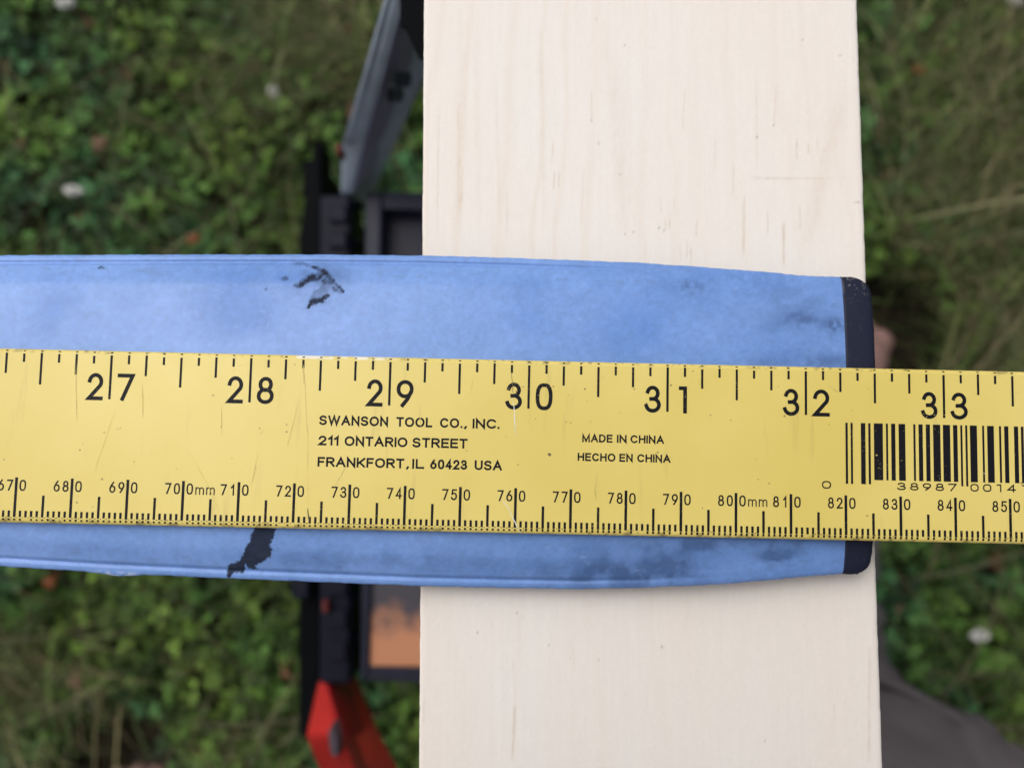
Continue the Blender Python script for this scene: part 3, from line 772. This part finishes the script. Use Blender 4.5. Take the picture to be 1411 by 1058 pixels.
    s = np.linspace(-1, 1, n2); tt = np.sign(s) * (1 - (1 - np.abs(s)) ** 1.5)
    xx, tt2 = np.meshgrid(sx * Lc, tt, indexing='ij')
    kx = np.clip((xx - 1.6) / (Lc - 1.6), 0, 1)
    hwc = (yt0 - yb0) / 2; r = 4.6
    inset = r * (1 - np.sqrt(np.clip(1 - kx ** 2.3, 0, 1)))
    rag = (fbm(xx * 2.2, tt2 * 30, 15, 3) - .5) * .22
    Yc = (yt0 + yb0) / 2 + tt2 * (hwc - inset) + rag * smooth01(.97, 1, np.abs(tt2))
    Xc = XC + 0.01 + xx + (1 - (Yc - yb0) / (yt0 - yb0)) * -0.5 * (xx / Lc) + (fbm(Yc * .6, xx * 0, 4, 3) - .5) * .25 * (xx / Lc)
    dist = np.minimum(Lc - xx, 99)
    dy = np.minimum(np.abs((1 - np.abs(tt2)) * (hwc - inset)), 99)
    Zc = ski_z(np.full_like(xx, XC), tt2, np.full_like(xx, yt0), np.full_like(xx, yb0)) - 1.7 * np.exp(-dist / 0.55) - 0.3 * np.exp(-dist / 2.0) + 0.12 * smooth01(0, .35, xx)
    P = np.stack([Xc, Yc, Zc], 2).reshape(-1, 3)
    c = np.tile([0.013, 0.016, 0.036], (len(P), 1))
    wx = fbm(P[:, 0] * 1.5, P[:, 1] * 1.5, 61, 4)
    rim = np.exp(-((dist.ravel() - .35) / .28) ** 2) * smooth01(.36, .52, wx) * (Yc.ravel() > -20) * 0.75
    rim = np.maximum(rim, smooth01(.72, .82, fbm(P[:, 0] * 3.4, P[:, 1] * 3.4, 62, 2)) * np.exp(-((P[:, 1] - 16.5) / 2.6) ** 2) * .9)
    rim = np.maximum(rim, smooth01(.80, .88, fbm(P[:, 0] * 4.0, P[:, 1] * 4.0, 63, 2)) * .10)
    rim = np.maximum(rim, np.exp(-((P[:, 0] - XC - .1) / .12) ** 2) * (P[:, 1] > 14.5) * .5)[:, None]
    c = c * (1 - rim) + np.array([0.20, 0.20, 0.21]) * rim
    Wd = P / 1000 + np.array([0, 0, H]) - loc
    idx = np.arange(n1 * n2).reshape(n1, n2)
    Q = np.stack([idx[:-1, :-1], idx[1:, :-1], idx[1:, 1:], idx[:-1, 1:]], 2).reshape(-1, 4)
    cap = np_obj('end_cap', Wd, Q, MAT['cap'], t, c)
    rimi = np.r_[idx[:, 0], idx[-1, 1:], idx[::-1, -1][1:]]
    R1 = Wd[rimi] - [0, 0, .0001]; R2 = R1.copy(); R2[:, 2] = 0.0003
    cx_ = R2.mean(0); R2[:, :2] = cx_[:2] + (R2[:, :2] - cx_[:2]) * 0.985
    n = len(rimi); k = np.arange(n - 1)
    np_obj('end_cap_wall', np.vstack([R1, R2]), np.c_[k, k + n, k + n + 1, k + 1], MAT['cap'], cap, np.tile([0.016, 0.018, 0.030], (2 * n, 1)))
    # a torn sliver of plastic at the lower corner of the cap
    s0 = np.array(wp((61.6, -38.05, -7.5))) - loc
    V = [s0 + np.array(v) / 1000 for v in ((0, .25, 0), (1.1, 0.1, .1), (1.7, -.35, .4), (1.5, -.5, .4), (.8, -.15, .1), (0, -.05, 0))]
    sl = mesh_obj('torn_sliver', V, [(0, 1, 4, 5), (1, 2, 3, 4)], MAT['black_plastic'], cap)
    md = sl.modifiers.new('thickness', 'SOLIDIFY'); md.thickness = 0.0002
    return t
ski()

# ------------------------------------------------------------------ the yardstick
RW = 31.43
def arc(cx, cy, rx, ry, a0, a1, n=14):
    return [(cx + rx * math.cos(math.radians(a0 + (a1 - a0) * i / n)), cy + ry * math.sin(math.radians(a0 + (a1 - a0) * i / n))) for i in range(n + 1)]
def sup(cx, cy, rx, ry, e=2.5, n=28):
    P = []
    for i in range(n):
        a = 2 * math.pi * i / n; c, s = math.cos(a), math.sin(a)
        P.append((cx + rx * math.copysign(abs(c) ** (2 / e), c), cy + ry * math.copysign(abs(s) ** (2 / e), s)))
    return P + ['closed']
GL = {
    '0': [sup(.5, .5, .5, .5, 2.6)],
    '1': [[(0, 1), (1, 1), (1, 0)]],
    '!': [[(0, .74), (.45, .82), (1, 1), (1, 0)]],
    '2': [arc(.5, .71, .47, .29, 172, -32, 14) + [(.03, .0), (1, 0)]],
    '3': [arc(.48, .755, .42, .245, 165, -80, 14) + [(.36, .51)], [(.36, .51)] + arc(.48, .26, .52, .26, 80, -168, 16)],
    '4': [[(.74, 0), (.74, 1), (0, .27), (1, .27)]],
    '5': [[(.92, 1), (.18, 1), (.08, .56)], arc(.46, .33, .52, .33, 138, -155, 16)],
    '6': [sup(.5, .31, .5, .31, 2.1), [(.05, .42), (.28, .72), (.66, 1)]],
    '7': [[(0, 1), (1, 1), (.30, 0)]],
    '8': [sup(.5, .755, .40, .245, 2.1), sup(.5, .265, .5, .265, 2.1)],
    '9': [sup(.5, .69, .5, .31, 2.1), [(.95, .58), (.72, .28), (.34, 0)]],
    'A': [[(0, 0), (.5, 1), (1, 0)], [(.19, .34), (.81, .34)]],
    'C': [arc(.53, .5, .53, .5, 42, 318, 20)],
    'D': [[(0, 0), (0, 1), (.4, 1)] + arc(.42, .5, .58, .5, 90, -90, 12) + [(.4, 0), (0, 0)]],
    'E': [[(1, 1), (0, 1), (0, 0), (1, 0)], [(0, .52), (.9, .52)]],
    'F': [[(1, 1), (0, 1), (0, 0)], [(0, .5), (.85, .5)]],
    'H': [[(0, 0), (0, 1)], [(1, 0), (1, 1)], [(0, .53), (1, .53)]],
    'I': [[(.5, 0), (.5, 1)]],
    'K': [[(0, 0), (0, 1)], [(1, 1), (.05, .36)], [(.3, .52), (1, 0)]],
    'L': [[(0, 1), (0, 0), (1, 0)]],
    'M': [[(0, 0), (0, 1), (.5, .05), (1, 1), (1, 0)]],
    'N': [[(0, 0), (0, 1), (1, 0), (1, 1)]],
    'O': [sup(.5, .5, .5, .5, 2.15)],
    'R': [[(0, 0), (0, 1), (.5, 1)] + arc(.6, .75, .38, .25, 90, -90, 10) + [(0, .5)], [(.5, .48), (1, 0)]],
    'S': [arc(.5, .75, .46, .25, 25, 235, 14) + arc(.5, .25, .49, .26, 62, -160, 16)],
    'T': [[(0, 1), (1, 1)], [(.5, 1), (.5, 0)]],
    'U': [[(0, 1), (0, .36)] + arc(.5, .34, .5, .34, 180, 360, 14) + [(1, 1)]],
    'W': [[(0, 1), (.25, 0), (.5, 1), (.75, 0), (1, 1)]],
    'm': [[(0, 0), (0, 1)], [(0, .62)] + arc(.25, .68, .25, .32, 180, 0, 8) + [(.5, 0)], [(.5, .62)] + arc(.75, .68, .25, .32, 180, 0, 8) + [(1, 0)]],
    '.': [[(.5, .0), (.5, .02)]],
    ',': [[(.5, .04), (.35, -.12)]],
}
GW = dict(A=.74, C=.72, D=.68, E=.60, F=.56, H=.66, I=.13, K=.66, L=.54, M=.78, N=.66, O=.78, R=.66, S=.64, T=.62, U=.66, W=1.0)
for d_ in '023456789':
    GW[d_] = .54
GW['1'] = .30; GW['!'] = .30; GW['.'] = .13; GW[','] = .13; GW['m'] = 1.1
ZI = [0]
def stroke_mesh(pts, t, V, Fs, z):
    closed = pts[-1] == 'closed'
    P = [Vector(p) for p in (pts[:-1] if closed else pts)]
    Q = [P[0]]
    for p in P[1:]:
        if (p - Q[-1]).length > 1e-5: Q.append(p)
    P = Q; n = len(P)
    if not closed:                                   # square caps
        P[0] = P[0] - (P[1] - P[0]).normalized() * t * .5
        P[-1] = P[-1] + (P[-1] - P[-2]).normalized() * t * .5
    b = len(V)
    for i in range(n):
        if closed: d0 = (P[i] - P[i - 1]).normalized(); d1 = (P[(i + 1) % n] - P[i]).normalized()
        else:
            d0 = (P[i] - P[i - 1]).normalized() if i else (P[1] - P[0]).normalized()
            d1 = (P[i + 1] - P[i]).normalized() if i < n - 1 else d0
        m = d0 + d1
        m = m.normalized() if m.length > 1e-6 else d0
        nrm = Vector((-m.y, m.x)); k = nrm.dot(Vector((-d1.y, d1.x)))
        w = t * .5 / max(k, .35)
        V.append((P[i].x + nrm.x * w, P[i].y + nrm.y * w, z)); V.append((P[i].x - nrm.x * w, P[i].y - nrm.y * w, z))
    for i in range(n if closed else n - 1):
        j = (i + 1) % n
        Fs.append((b + 2 * i + 1, b + 2 * j + 1, b + 2 * j, b + 2 * i))
def glyph(ch, x0, x1, y0, y1, t, V, Fs):
    """draws ch in the box, millimetres"""
    for k, s in enumerate(GL[ch]):
        if ch in 'I.,': pts = [((x0 + x1) / 2 + (p[0] - .5) * (y1 - y0) * .5, y0 + t / 2 + p[1] * (y1 - y0 - t)) for p in s]
        else:
            pts = [p if p == 'closed' else (x0 + t / 2 + p[0] * (x1 - x0 - t), y0 + t / 2 + p[1] * (y1 - y0 - t)) for p in s]
        stroke_mesh(pts, t, V, Fs, 0.014 + 0.004 * k)
def word(txt, xa, xb, y0, h, t, V, Fs):
    gap = .095; tot = sum(GW[c] for c in txt) + gap * (len(txt) - 1)
    s = (xb - xa) / tot; x = xa
    for c in txt:
        glyph(c, x, x + GW[c] * s, y0, y0 + h, t, V, Fs); x += (GW[c] + gap) * s
def yardstick():
    t = empty('yardstick', wp((0, 0, 0)))
    tag(t, 'yellow metal yardstick with black inch and millimetre scales across the blue ski', 'ruler')
    X0, X1 = -762.0, 152.4
    prof = [(-.12, -.80), (0, -.42), (-.22, -.14), (-.62, 0.0), (-RW + .98, 0.0), (-RW + .42, -.13), (-RW + .1, -.40), (-RW, -.62), (-RW + .15, -1.32), (-1.0, -1.32)]
    n = len(prof); V = [(x / 1000, y / 1000, z / 1000) for x in (X0, X1) for y, z in prof]
    Fs = [(i, (i + 1) % n, n + (i + 1) % n, n + i) for i in range(n)] + [tuple(range(n - 1, -1, -1)), tuple(range(n, 2 * n))]
    body = mesh_obj('blade', V, Fs, MAT['yellow'], t)
    import bmesh
    b = bmesh.new(); b.from_mesh(body.data); bmesh.ops.recalc_face_normals(b, faces=b.faces); b.to_mesh(body.data); b.free()
    def emit(name, V, Fs, mat='ink', label=None):
        o = mesh_obj(name, [(x / 1000, y / 1000, z / 1000) for x, y, z in V], Fs, MAT[mat], t)
        if label: o['label'] = label
        return o
    def quad(V, Fs, x0, x1, y0, y1, z0=.014, z1=None):
        b = len(V); z1 = z0 if z1 is None else z1
        V += [(x0, y0, z0), (x1, y0, z0), (x1, y1, z1), (x0, y1, z1)]; Fs.append((b, b + 1, b + 2, b + 3))
    r = random.Random(3)
    # inch scale
    V, Fs = [], []
    for k in range(1, 36 * 8):
        x = k * 25.4 / 8 - 762.0
        ln = 8.85 if k % 8 == 0 else 6.45 if k % 4 == 0 else 4.5 if k % 2 == 0 else 2.4
        w = .44 if k % 8 == 0 else .42
        quad(V, Fs, x - w / 2, x + w / 2, -ln, -(.66 + r.uniform(0, .35)))
        quad(V, Fs, x - w / 2, x + w / 2, -.46 + r.uniform(-.05, .05), -.24, -.034, -.112)     # the mark runs on over the rounded edge
    emit('inch_scale', V, Fs)
    # millimetre scale
    V, Fs = [], []
    yb = -RW + 1.0
    for k in range(1, 914):
        x = k - 762.0
        ln = 7.15 if k % 10 == 0 else 4.0 if k % 5 == 0 else 1.22
        w = .50 if k % 10 == 0 else .46 if k % 5 == 0 else .44
        quad(V, Fs, x - w / 2, x + w / 2, yb + (r.uniform(.02, .14) if x < 0 else 0.0), yb + ln)
        if r.random() < .93:
            sh = .5 * (1 - min(1, max(0, (x + 60) / 140))) * 0.0
            quad(V, Fs, x - .19 + sh, x + .19 + sh, -RW + .46, -RW + (.80 + r.uniform(-.06, .06) if x < 0 else .93), -.110, -.026 if x < 0 else .004)
    emit('millimetre_scale', V, Fs)
    # worn checks and nicks along the fold
    V, Fs = [], []
    for k in range(-100, 92):
        if r.random() < (.85 if k < 0 else .2):
            x = k + .5 + r.uniform(-.08, .08); quad(V, Fs, x - r.uniform(.10, .2), x + r.uniform(.10, .2), yb - .04, yb + r.uniform(.06, .14), .012)
    emit('fold_nicks', V, Fs, 'scuff_dark')
    # inch numerals
    for n_ in range(1, 36):
        x = n_ * 25.4 - 762.0; V, Fs = [], []; s = str(n_); y0, h, tk = -9.08, 4.95, .70
        if len(s) == 2:
            w = 1.45 if s[0] == '1' else 2.95
            glyph(s[0], x - 2.68 - w / 2, x - 2.68 + w / 2, y0, y0 + h, tk, V, Fs)
        c = s[-1]; w = 1.5 if c == '1' else 3.1
        glyph(c, x + 2.82 - w / 2, x + 2.82 + w / 2, y0, y0 + h, tk, V, Fs)
        emit('inch_numeral', V, Fs)
    # millimetre numerals
    yt = yb + 7.15
    for n_ in range(1, 92):
        x = n_ * 10 - 762.0; V, Fs = [], []; s = str(n_); y0, h, tk = yt - .42 - 2.0, 2.0, .285
        for c, xc in zip(s[::-1], (-1.13, -2.72)):
            w = .62 if c == '1' else 1.12
            glyph('!' if c == '1' else c, x + xc - w / 2, x + xc + w / 2, y0, y0 + h, tk, V, Fs)
        glyph('0', x + 1.18 - .6, x + 1.18 + .6, y0, y0 + h, tk, V, Fs)
        if n_ % 10 == 0:
            for xc in (2.98, 4.92):
                glyph('m', x + xc - .78, x + xc + .78, y0, y0 + 1.36, .21, V, Fs)
        emit('millimetre_numeral', V, Fs)
    # printed lines
    def line(words, y, h, tk, name):
        V, Fs = [], []
        for w_, xa, xb in words:
            word(w_, xa, xb, y, h, tk, V, Fs)
        emit(name, V, Fs)
    line((('SWANSON', -38.0, -25.48), ('TOOL', -23.98, -17.46), ('CO', -16.05, -12.55), ('.', -12.25, -12.0), (',', -11.45, -11.2), ('INC', -10.1, -5.75), ('.', -5.5, -5.25)), -12.66, 1.76, .36, 'address_line')
    line((('2!!', -38.0, -34.35), ('ONTARIO', -33.25, -21.85), ('STREET', -20.95, -10.96)), -16.34, 1.76, .36, 'address_line')
    line((('FRANKFORT', -38.0, -22.31), (',', -21.75, -21.5), ('IL', -20.87, -18.69), ('60423', -17.6, -10.9), ('USA', -9.55, -4.58)), -20.18, 1.76, .36, 'address_line')
    line((('MADE', 9.9, 15.44), ('IN', 16.25, 18.0), ('CHINA', 18.7, 24.83)), -14.70, 1.46, .30, 'origin_line')
    line((('HECHO', 9.12, 16.0), ('EN', 16.71, 19.16), ('CHINA', 19.96, 26.05)), -18.12, 1.46, .30, 'origin_line')
    # barcode
    bars = [(58.02, 58.45), (58.97, 59.36), (60.84, 61.68), (62.21, 62.63), (63.23, 64.88), (65.45, 65.83), (66.4, 67.17), (67.77, 69.0), (70.48, 70.87), (71.43, 72.21), (72.77, 73.55), (74.11, 75.45), (75.91, 77.25), (77.78, 78.59), (79.12, 79.5), (80.03, 80.42), (80.88, 82.18), (83.14, 83.52), (84.05, 85.29), (86.24, 86.63), (87.19, 87.97), (88.99, 89.77), (90.27, 90.76), (91.4, 92.6), (93.5, 93.9), (94.8, 96.0), (96.6, 97.0), (97.9, 98.3)]
    for k, (a, b_) in enumerate(bars):
        V, Fs = [], []
        quad(V, Fs, a, b_, -21.2 if k in (0, 1, 2, 3, 14, 15, 26, 27) else -20.42, -10.1)
        emit('barcode_bar', V, Fs)
    V, Fs = [], []
    glyph('0', 53.66, 55.34, -22.16, -20.76, .24, V, Fs)
    for c, xa in zip('38987', (67.42, 69.75, 72.07, 74.40, 76.72)): glyph(c, xa, xa + 1.55, -22.14, -20.76, .24, V, Fs)
    for c, xa in zip('00141', (80.77, 83.09, 85.6, 87.56, 90.2)): glyph(c, xa, xa + (.85 if c == '1' else 1.55), -22.1, -20.7, .24, V, Fs)
    emit('barcode_digits', V, Fs)
    # scratches and scuffs that can be seen on the blade
    def scratch(pts, w, mat, name='scratch'):
        P = [ray(x, y, 0)[:2] for x, y in pts]; V, Fs = [], []; m = len(P)
        Pd = []
        for i in range(m - 1):
            for q in range(6):
                f = q / 6; Pd.append((P[i] * (1 - f) + P[i + 1] * f) + np.array([r.uniform(-.05, .05), 0]))
        Pd.append(P[-1]); m = len(Pd)
        for i, p_ in enumerate(Pd):
            hw = w * .5 * math.sin(math.pi * (i + .35) / (m + .2)) * r.uniform(.5, 1.3)
            V += [(p_[0] - hw, p_[1], .024), (p_[0] + hw, p_[1], .024)]
        for i in range(m - 1):
            Fs.append((2 * i, 2 * i + 1, 2 * i + 3, 2 * i + 2))
        emit(name, V, Fs, mat)
    scratch([(704, 508), (706, 525), (707, 545)], .14, 'scuff_dark'); scratch([(707, 548), (709, 574), (710, 600)], .16, 'scuff_metal'); scratch([(710, 588), (711, 600)], .12, 'scuff_olive')
    scratch([(696, 690), (706, 712), (718, 736)], .16, 'scuff_metal'); scratch([(692, 688), (700, 700)], .12, 'scuff_metal')
    scratch([(822, 650), (820, 672), (821, 690)], .28, 'scuff_olive'); scratch([(816, 688), (850, 690)], .2, 'scuff_olive')
    scratch([(419, 510), (421, 545), (424, 600), (425, 705)], .11, 'scuff_olive'); scratch([(424, 700), (426, 718)], .3, 'scuff_dark'); scratch([(418, 502), (419, 530)], .25, 'scuff_olive')
    scratch([(355, 625), (350, 655), (346, 668)], .22, 'scuff_olive'); scratch([(412, 550), (400, 600), (396, 615)], .15, 'scuff_olive')
    scratch([(256, 615), (285, 665), (310, 722)], .09, 'scuff_olive'); scratch([(105, 500), (105, 540), (106, 580)], .2, 'scuff_olive'); scratch([(196, 530), (197, 575)], .2, 'scuff_olive')
    scratch([(305, 560), (306, 600)], .16, 'scuff_olive'); scratch([(358, 600), (363, 592)], .2, 'scuff_olive'); scratch([(478, 640), (470, 655), (461, 670)], .22, 'scuff_olive')
    scratch([(578, 556), (580, 590)], .14, 'scuff_olive'); scratch([(1141, 530), (1150, 537), (1154, 541)], .3, 'scuff_olive'); scratch([(652, 520), (648, 545)], .1, 'scuff_olive')
    scratch([(160, 562), (140, 620), (130, 650)], .08, 'scuff_olive'); scratch([(700, 715), (730, 719)], .2, 'scuff_dark'); scratch([(800, 726), (870, 729)], .22, 'scuff_dark')
    def spot(px, py, rx, ry, mat, name='stain'):
        c = ray(px, py, 0); V = [(c[0] + rx * math.cos(k * .5236) * r.uniform(.7, 1.2), c[1] + ry * math.sin(k * .5236) * r.uniform(.7, 1.2), .020) for k in range(12)]
        emit(name, V, [tuple(range(12))], mat)
    for (x, y, s, m_) in ((757, 626, .32, 'scuff_dark'), (854, 631, .13, 'scuff_dark'), (714, 640, .12, 'scuff_dark'), (358, 590, .12, 'scuff_dark'), (395, 585, .2, 'scuff_olive'), (395, 595, .14, 'scuff_dark'),
                          (979, 572, .12, 'scuff_dark'), (1007, 579, .12, 'scuff_dark'), (185, 636, .11, 'scuff_dark'), (352, 645, .22, 'scuff_olive'), (968, 700, .11, 'scuff_dark'), (1142, 585, .1, 'scuff_dark'), (1356, 652, .10, 'scuff_metal'), (1208, 627, .16, 'scuff_olive'), (738, 577, .1, 'scuff_dark'), (305, 588, .15, 'scuff_dark'), (1402, 603, .2, 'ink')):
        spot(x, y, s, s, m_)
yardstick()

# ------------------------------------------------------------------ the person crouching at the near side
def skin_obj(name, verts, edges, mat, parent=None, sub=2, root=0):
    me = bpy.data.meshes.new(name)
    me.from_pydata([v[:3] for v in verts], edges, [])
    o = bpy.data.objects.new(name, me); COL.objects.link(o)
    m = o.modifiers.new('skin', 'SKIN'); m.use_smooth_shade = True
    for i, v in enumerate(verts):
        rr = v[3] if isinstance(v[3], tuple) else (v[3], v[3])
        me.skin_vertices[0].data[i].radius = rr
        me.skin_vertices[0].data[i].use_root = (i == root)
    s = o.modifiers.new('subdivision', 'SUBSURF'); s.levels = sub; s.render_levels = sub
    me.materials.append(mat)
    if parent: o.parent = parent
    return o
def chain(V, E, pts, start=None):
    prev = start
    for p in pts:
        V.append(p); i = len(V) - 1
        if prev is not None: E.append((prev, i))
        prev = i
    return prev
def foot(V, E, ank, toe, start):
    """ankle to five toes; toe = big toe tip, z on the lawn"""
    a = Vector(ank); tp = Vector(toe); d = (tp - a); d.z = 0; d.normalize(); sd = Vector((-d.y, d.x, 0))
    heel = a - d * 0.05; ball = a + d * 0.12
    V.append((heel.x, heel.y, 0.055, 0.03)); E.append((start, len(V) - 1))
    V.append((ball.x, ball.y, 0.05, (0.045, 0.022))); E.append((start, len(V) - 1))
    return len(V) - 1, d, sd, ball
def person():
    V, E = [], []
    V.append((0.32, -0.43, 0.36, 0.13))                                                     # pelvis
    spine = chain(V, E, [(0.27, -0.42, 0.50, (0.15, 0.11)), (0.19, -0.34, 0.68, (0.16, 0.11)), (0.12, -0.27, 0.86, (0.13, 0.09))], 0)  # unseen upper body, leaned in to block sky over the board's near half
    nk = chain(V, E, [(0.09, -0.21, 0.95, 0.05)], spine)
    chain(V, E, [(0.07, -0.16, 1.01, 0.075), (0.065, -0.14, 1.09, (0.085, 0.095)), (0.065, -0.15, 1.17, 0.06)], nk)
    legR = [at(1560, 1350, .37), at(1306, 1205, .385), at(1204, 1138, .395), at(1123, 1085, .40)]
    kR = legR[-1]; mR = tuple(at(1070, 850, .25))
    aR = chain(V, E, [(*legR[0], .10), (*legR[1], .080), (*legR[2], .070), (*kR, .060), (*mR, .052), (*ankR, 0.038)], 0)
    legL = [(0.24, -0.57, 0.37), (0.08, -0.62, 0.395), (-0.13, -0.68, 0.42)]; mL = (-0.27, -0.66, 0.25)
    aL = chain(V, E, [(*legL[0], .10), (*legL[1], .080), (*legL[2], .062), (*mL, .055), (*ankL, 0.038)], 0)
    toes = []
    for a_, tp, st, sg in ((ankR, toeR, aR, 1), (ankL, toeL, aL, -1)):
        b, d, sd, ball = foot(V, E, a_, tp, st)
        base = Vector((tp.x, tp.y, 0))
        for k, (lat, back, rr) in enumerate(((0, 0, .0150), (.022, .004, .0095), (.040, .012, .009), (.056, .022, .0085), (.070, .034, .008))):
            tipp = base + sd * (lat * sg) - d * (back if sg > 0 else .002 + .25 * (back if k > 2 else -.02 * (k > 0)))
            mid = tipp * 0.6 + Vector((ball.x, ball.y, 0)) * 0.4; rr = rr if sg > 0 else .0145
            chain(V, E, [(mid.x, mid.y, .045, rr), (tipp.x, tipp.y, .042, rr)], b)
        toes.append((Vector((ball.x, ball.y, 0)), d, sd, base, sg))
    # arms bent, hands in front of the chest
    for sx, sh, el, wr in ((1, (0.30, -0.26, 0.86), (0.34, -0.22, 0.74), (0.17, -0.10, 0.90)), (-1, (-0.05, -0.29, 0.86), (-0.12, -0.28, 0.74), (-0.11, -0.12, 0.90))):
        w = chain(V, E, [(*sh, .06), (*el, .043), (*wr, .028)], spine)
        d = Vector((-sx * 0.35, 0.55, 0.5)).normalized(); lat = Vector((0, -0.6, 0.7)).normalized()
        p = Vector(wr) + d * .055
        w = chain(V, E, [(*p, (.038, .014))], w)
        for k, (o_, ln) in enumerate(((-.028, .065), (-.010, .078), (.009, .072), (.027, .058))):
            q0 = p + lat * o_ + d * .03; q1 = q0 + d * ln * .5; q2 = q1 + (d + Vector((-sx * .8, .1, 0))).normalized() * ln * .5
            chain(V, E, [(*q0, .009), (*q1, .0085), (*q2, .007)], w)
        q0 = p - lat * .034 - d * .015; q1 = q0 - lat * .02 + d * .03
        chain(V, E, [(*q0, .011), (*q1, .009)], w)
    body = skin_obj('person', V, E, MAT['skin'], None, 1)
    tag(body, 'person in dark grey trousers crouching beside the board, knee at lower right corner', 'person')
    # trousers: pelvis and both legs to above the ankles, a little fuller than the legs
    T = [(0.32, -0.43, 0.36, 0.145)]; TE = []
    chain(T, TE, [(0.285, -0.425, 0.46, (0.16, 0.12))], 0)
    chain(T, TE, [(*legR[0], .115), (*legR[1], .094), (*legR[2], .085), (*kR, .076), (*mR, .062), (ankR[0], ankR[1] - .008, 0.15, .050)], 0)
    chain(T, TE, [(*legL[0], .115), (*legL[1], .094), (*legL[2], .076), (*mL, .068), (ankL[0] + .01, ankL[1], 0.15, .052)], 0)
    tr = skin_obj('trousers', T, TE, MAT['trouser'], body, 4)
    tr['label'] = 'dark grey cloth trousers'
    tex = bpy.data.textures.new('wrinkle', 'CLOUDS'); tex.noise_scale = 0.05; tex.noise_depth = 2
    dm = tr.modifiers.new('wrinkles', 'DISPLACE'); dm.texture = tex; dm.strength = 0.034; dm.mid_level = 0.5; dm.texture_coords = 'LOCAL'
    sm = [at(1200, 927, .427), at(1260, 957, .427), at(1320, 992, .426), at(1380, 1026, .424), at(1450, 1066, .422)]
    skin_obj('seam', [(*p, .0035) for p in sm], [(k, k + 1) for k in range(4)], MAT['trouser'], tr, 2)
    S = [(0.28, -0.42, 0.47, (0.165, 0.125))]; SE = []
    s2 = chain(S, SE, [(0.19, -0.34, 0.68, (0.175, 0.125)), (0.12, -0.27, 0.86, (0.14, 0.10))], 0)
    chain(S, SE, [(0.30, -0.26, 0.86, .07), (0.34, -0.22, 0.74, .055), (0.25, -0.16, 0.82, .042)], s2)
    chain(S, SE, [(-0.05, -0.29, 0.86, .07), (-0.12, -0.28, 0.74, .055), (-0.115, -0.20, 0.82, .042)], s2)
    skin_obj('shirt', S, SE, MAT['shirt'], body, 2)
    Hh = [(0.065, -0.18, 1.06, .07), (0.065, -0.175, 1.13, .09), (0.065, -0.15, 1.18, .075)]
    skin_obj('hair', Hh, [(0, 1), (1, 2)], MAT['hair'], body, 2)
    # sandal soles under the feet
    for ball, d, sd, tip, sg in toes:
        heel = ball - d * 0.20; out = []
        for k in range(28):
            a = 2 * math.pi * k / 28
            s = math.cos(a); w = 0.052 if s > 0 else 0.042
            ext = (tip - heel).length + 0.030 if sg < 0 else (tip - heel).length - 0.03
            p = heel - d * 0.02 + d * (ext * (s * .5 + .5)) + sd * (math.copysign(abs(math.sin(a)) ** .7, math.sin(a)) * w + .028 * sg)
            out.append((p.x, p.y))
        loft('sandal_sole', [[(x, y, 0.004) for x, y in out], [(x, y, 0.030) for x, y in out]], MAT['sole'], body, 0.004)
person()
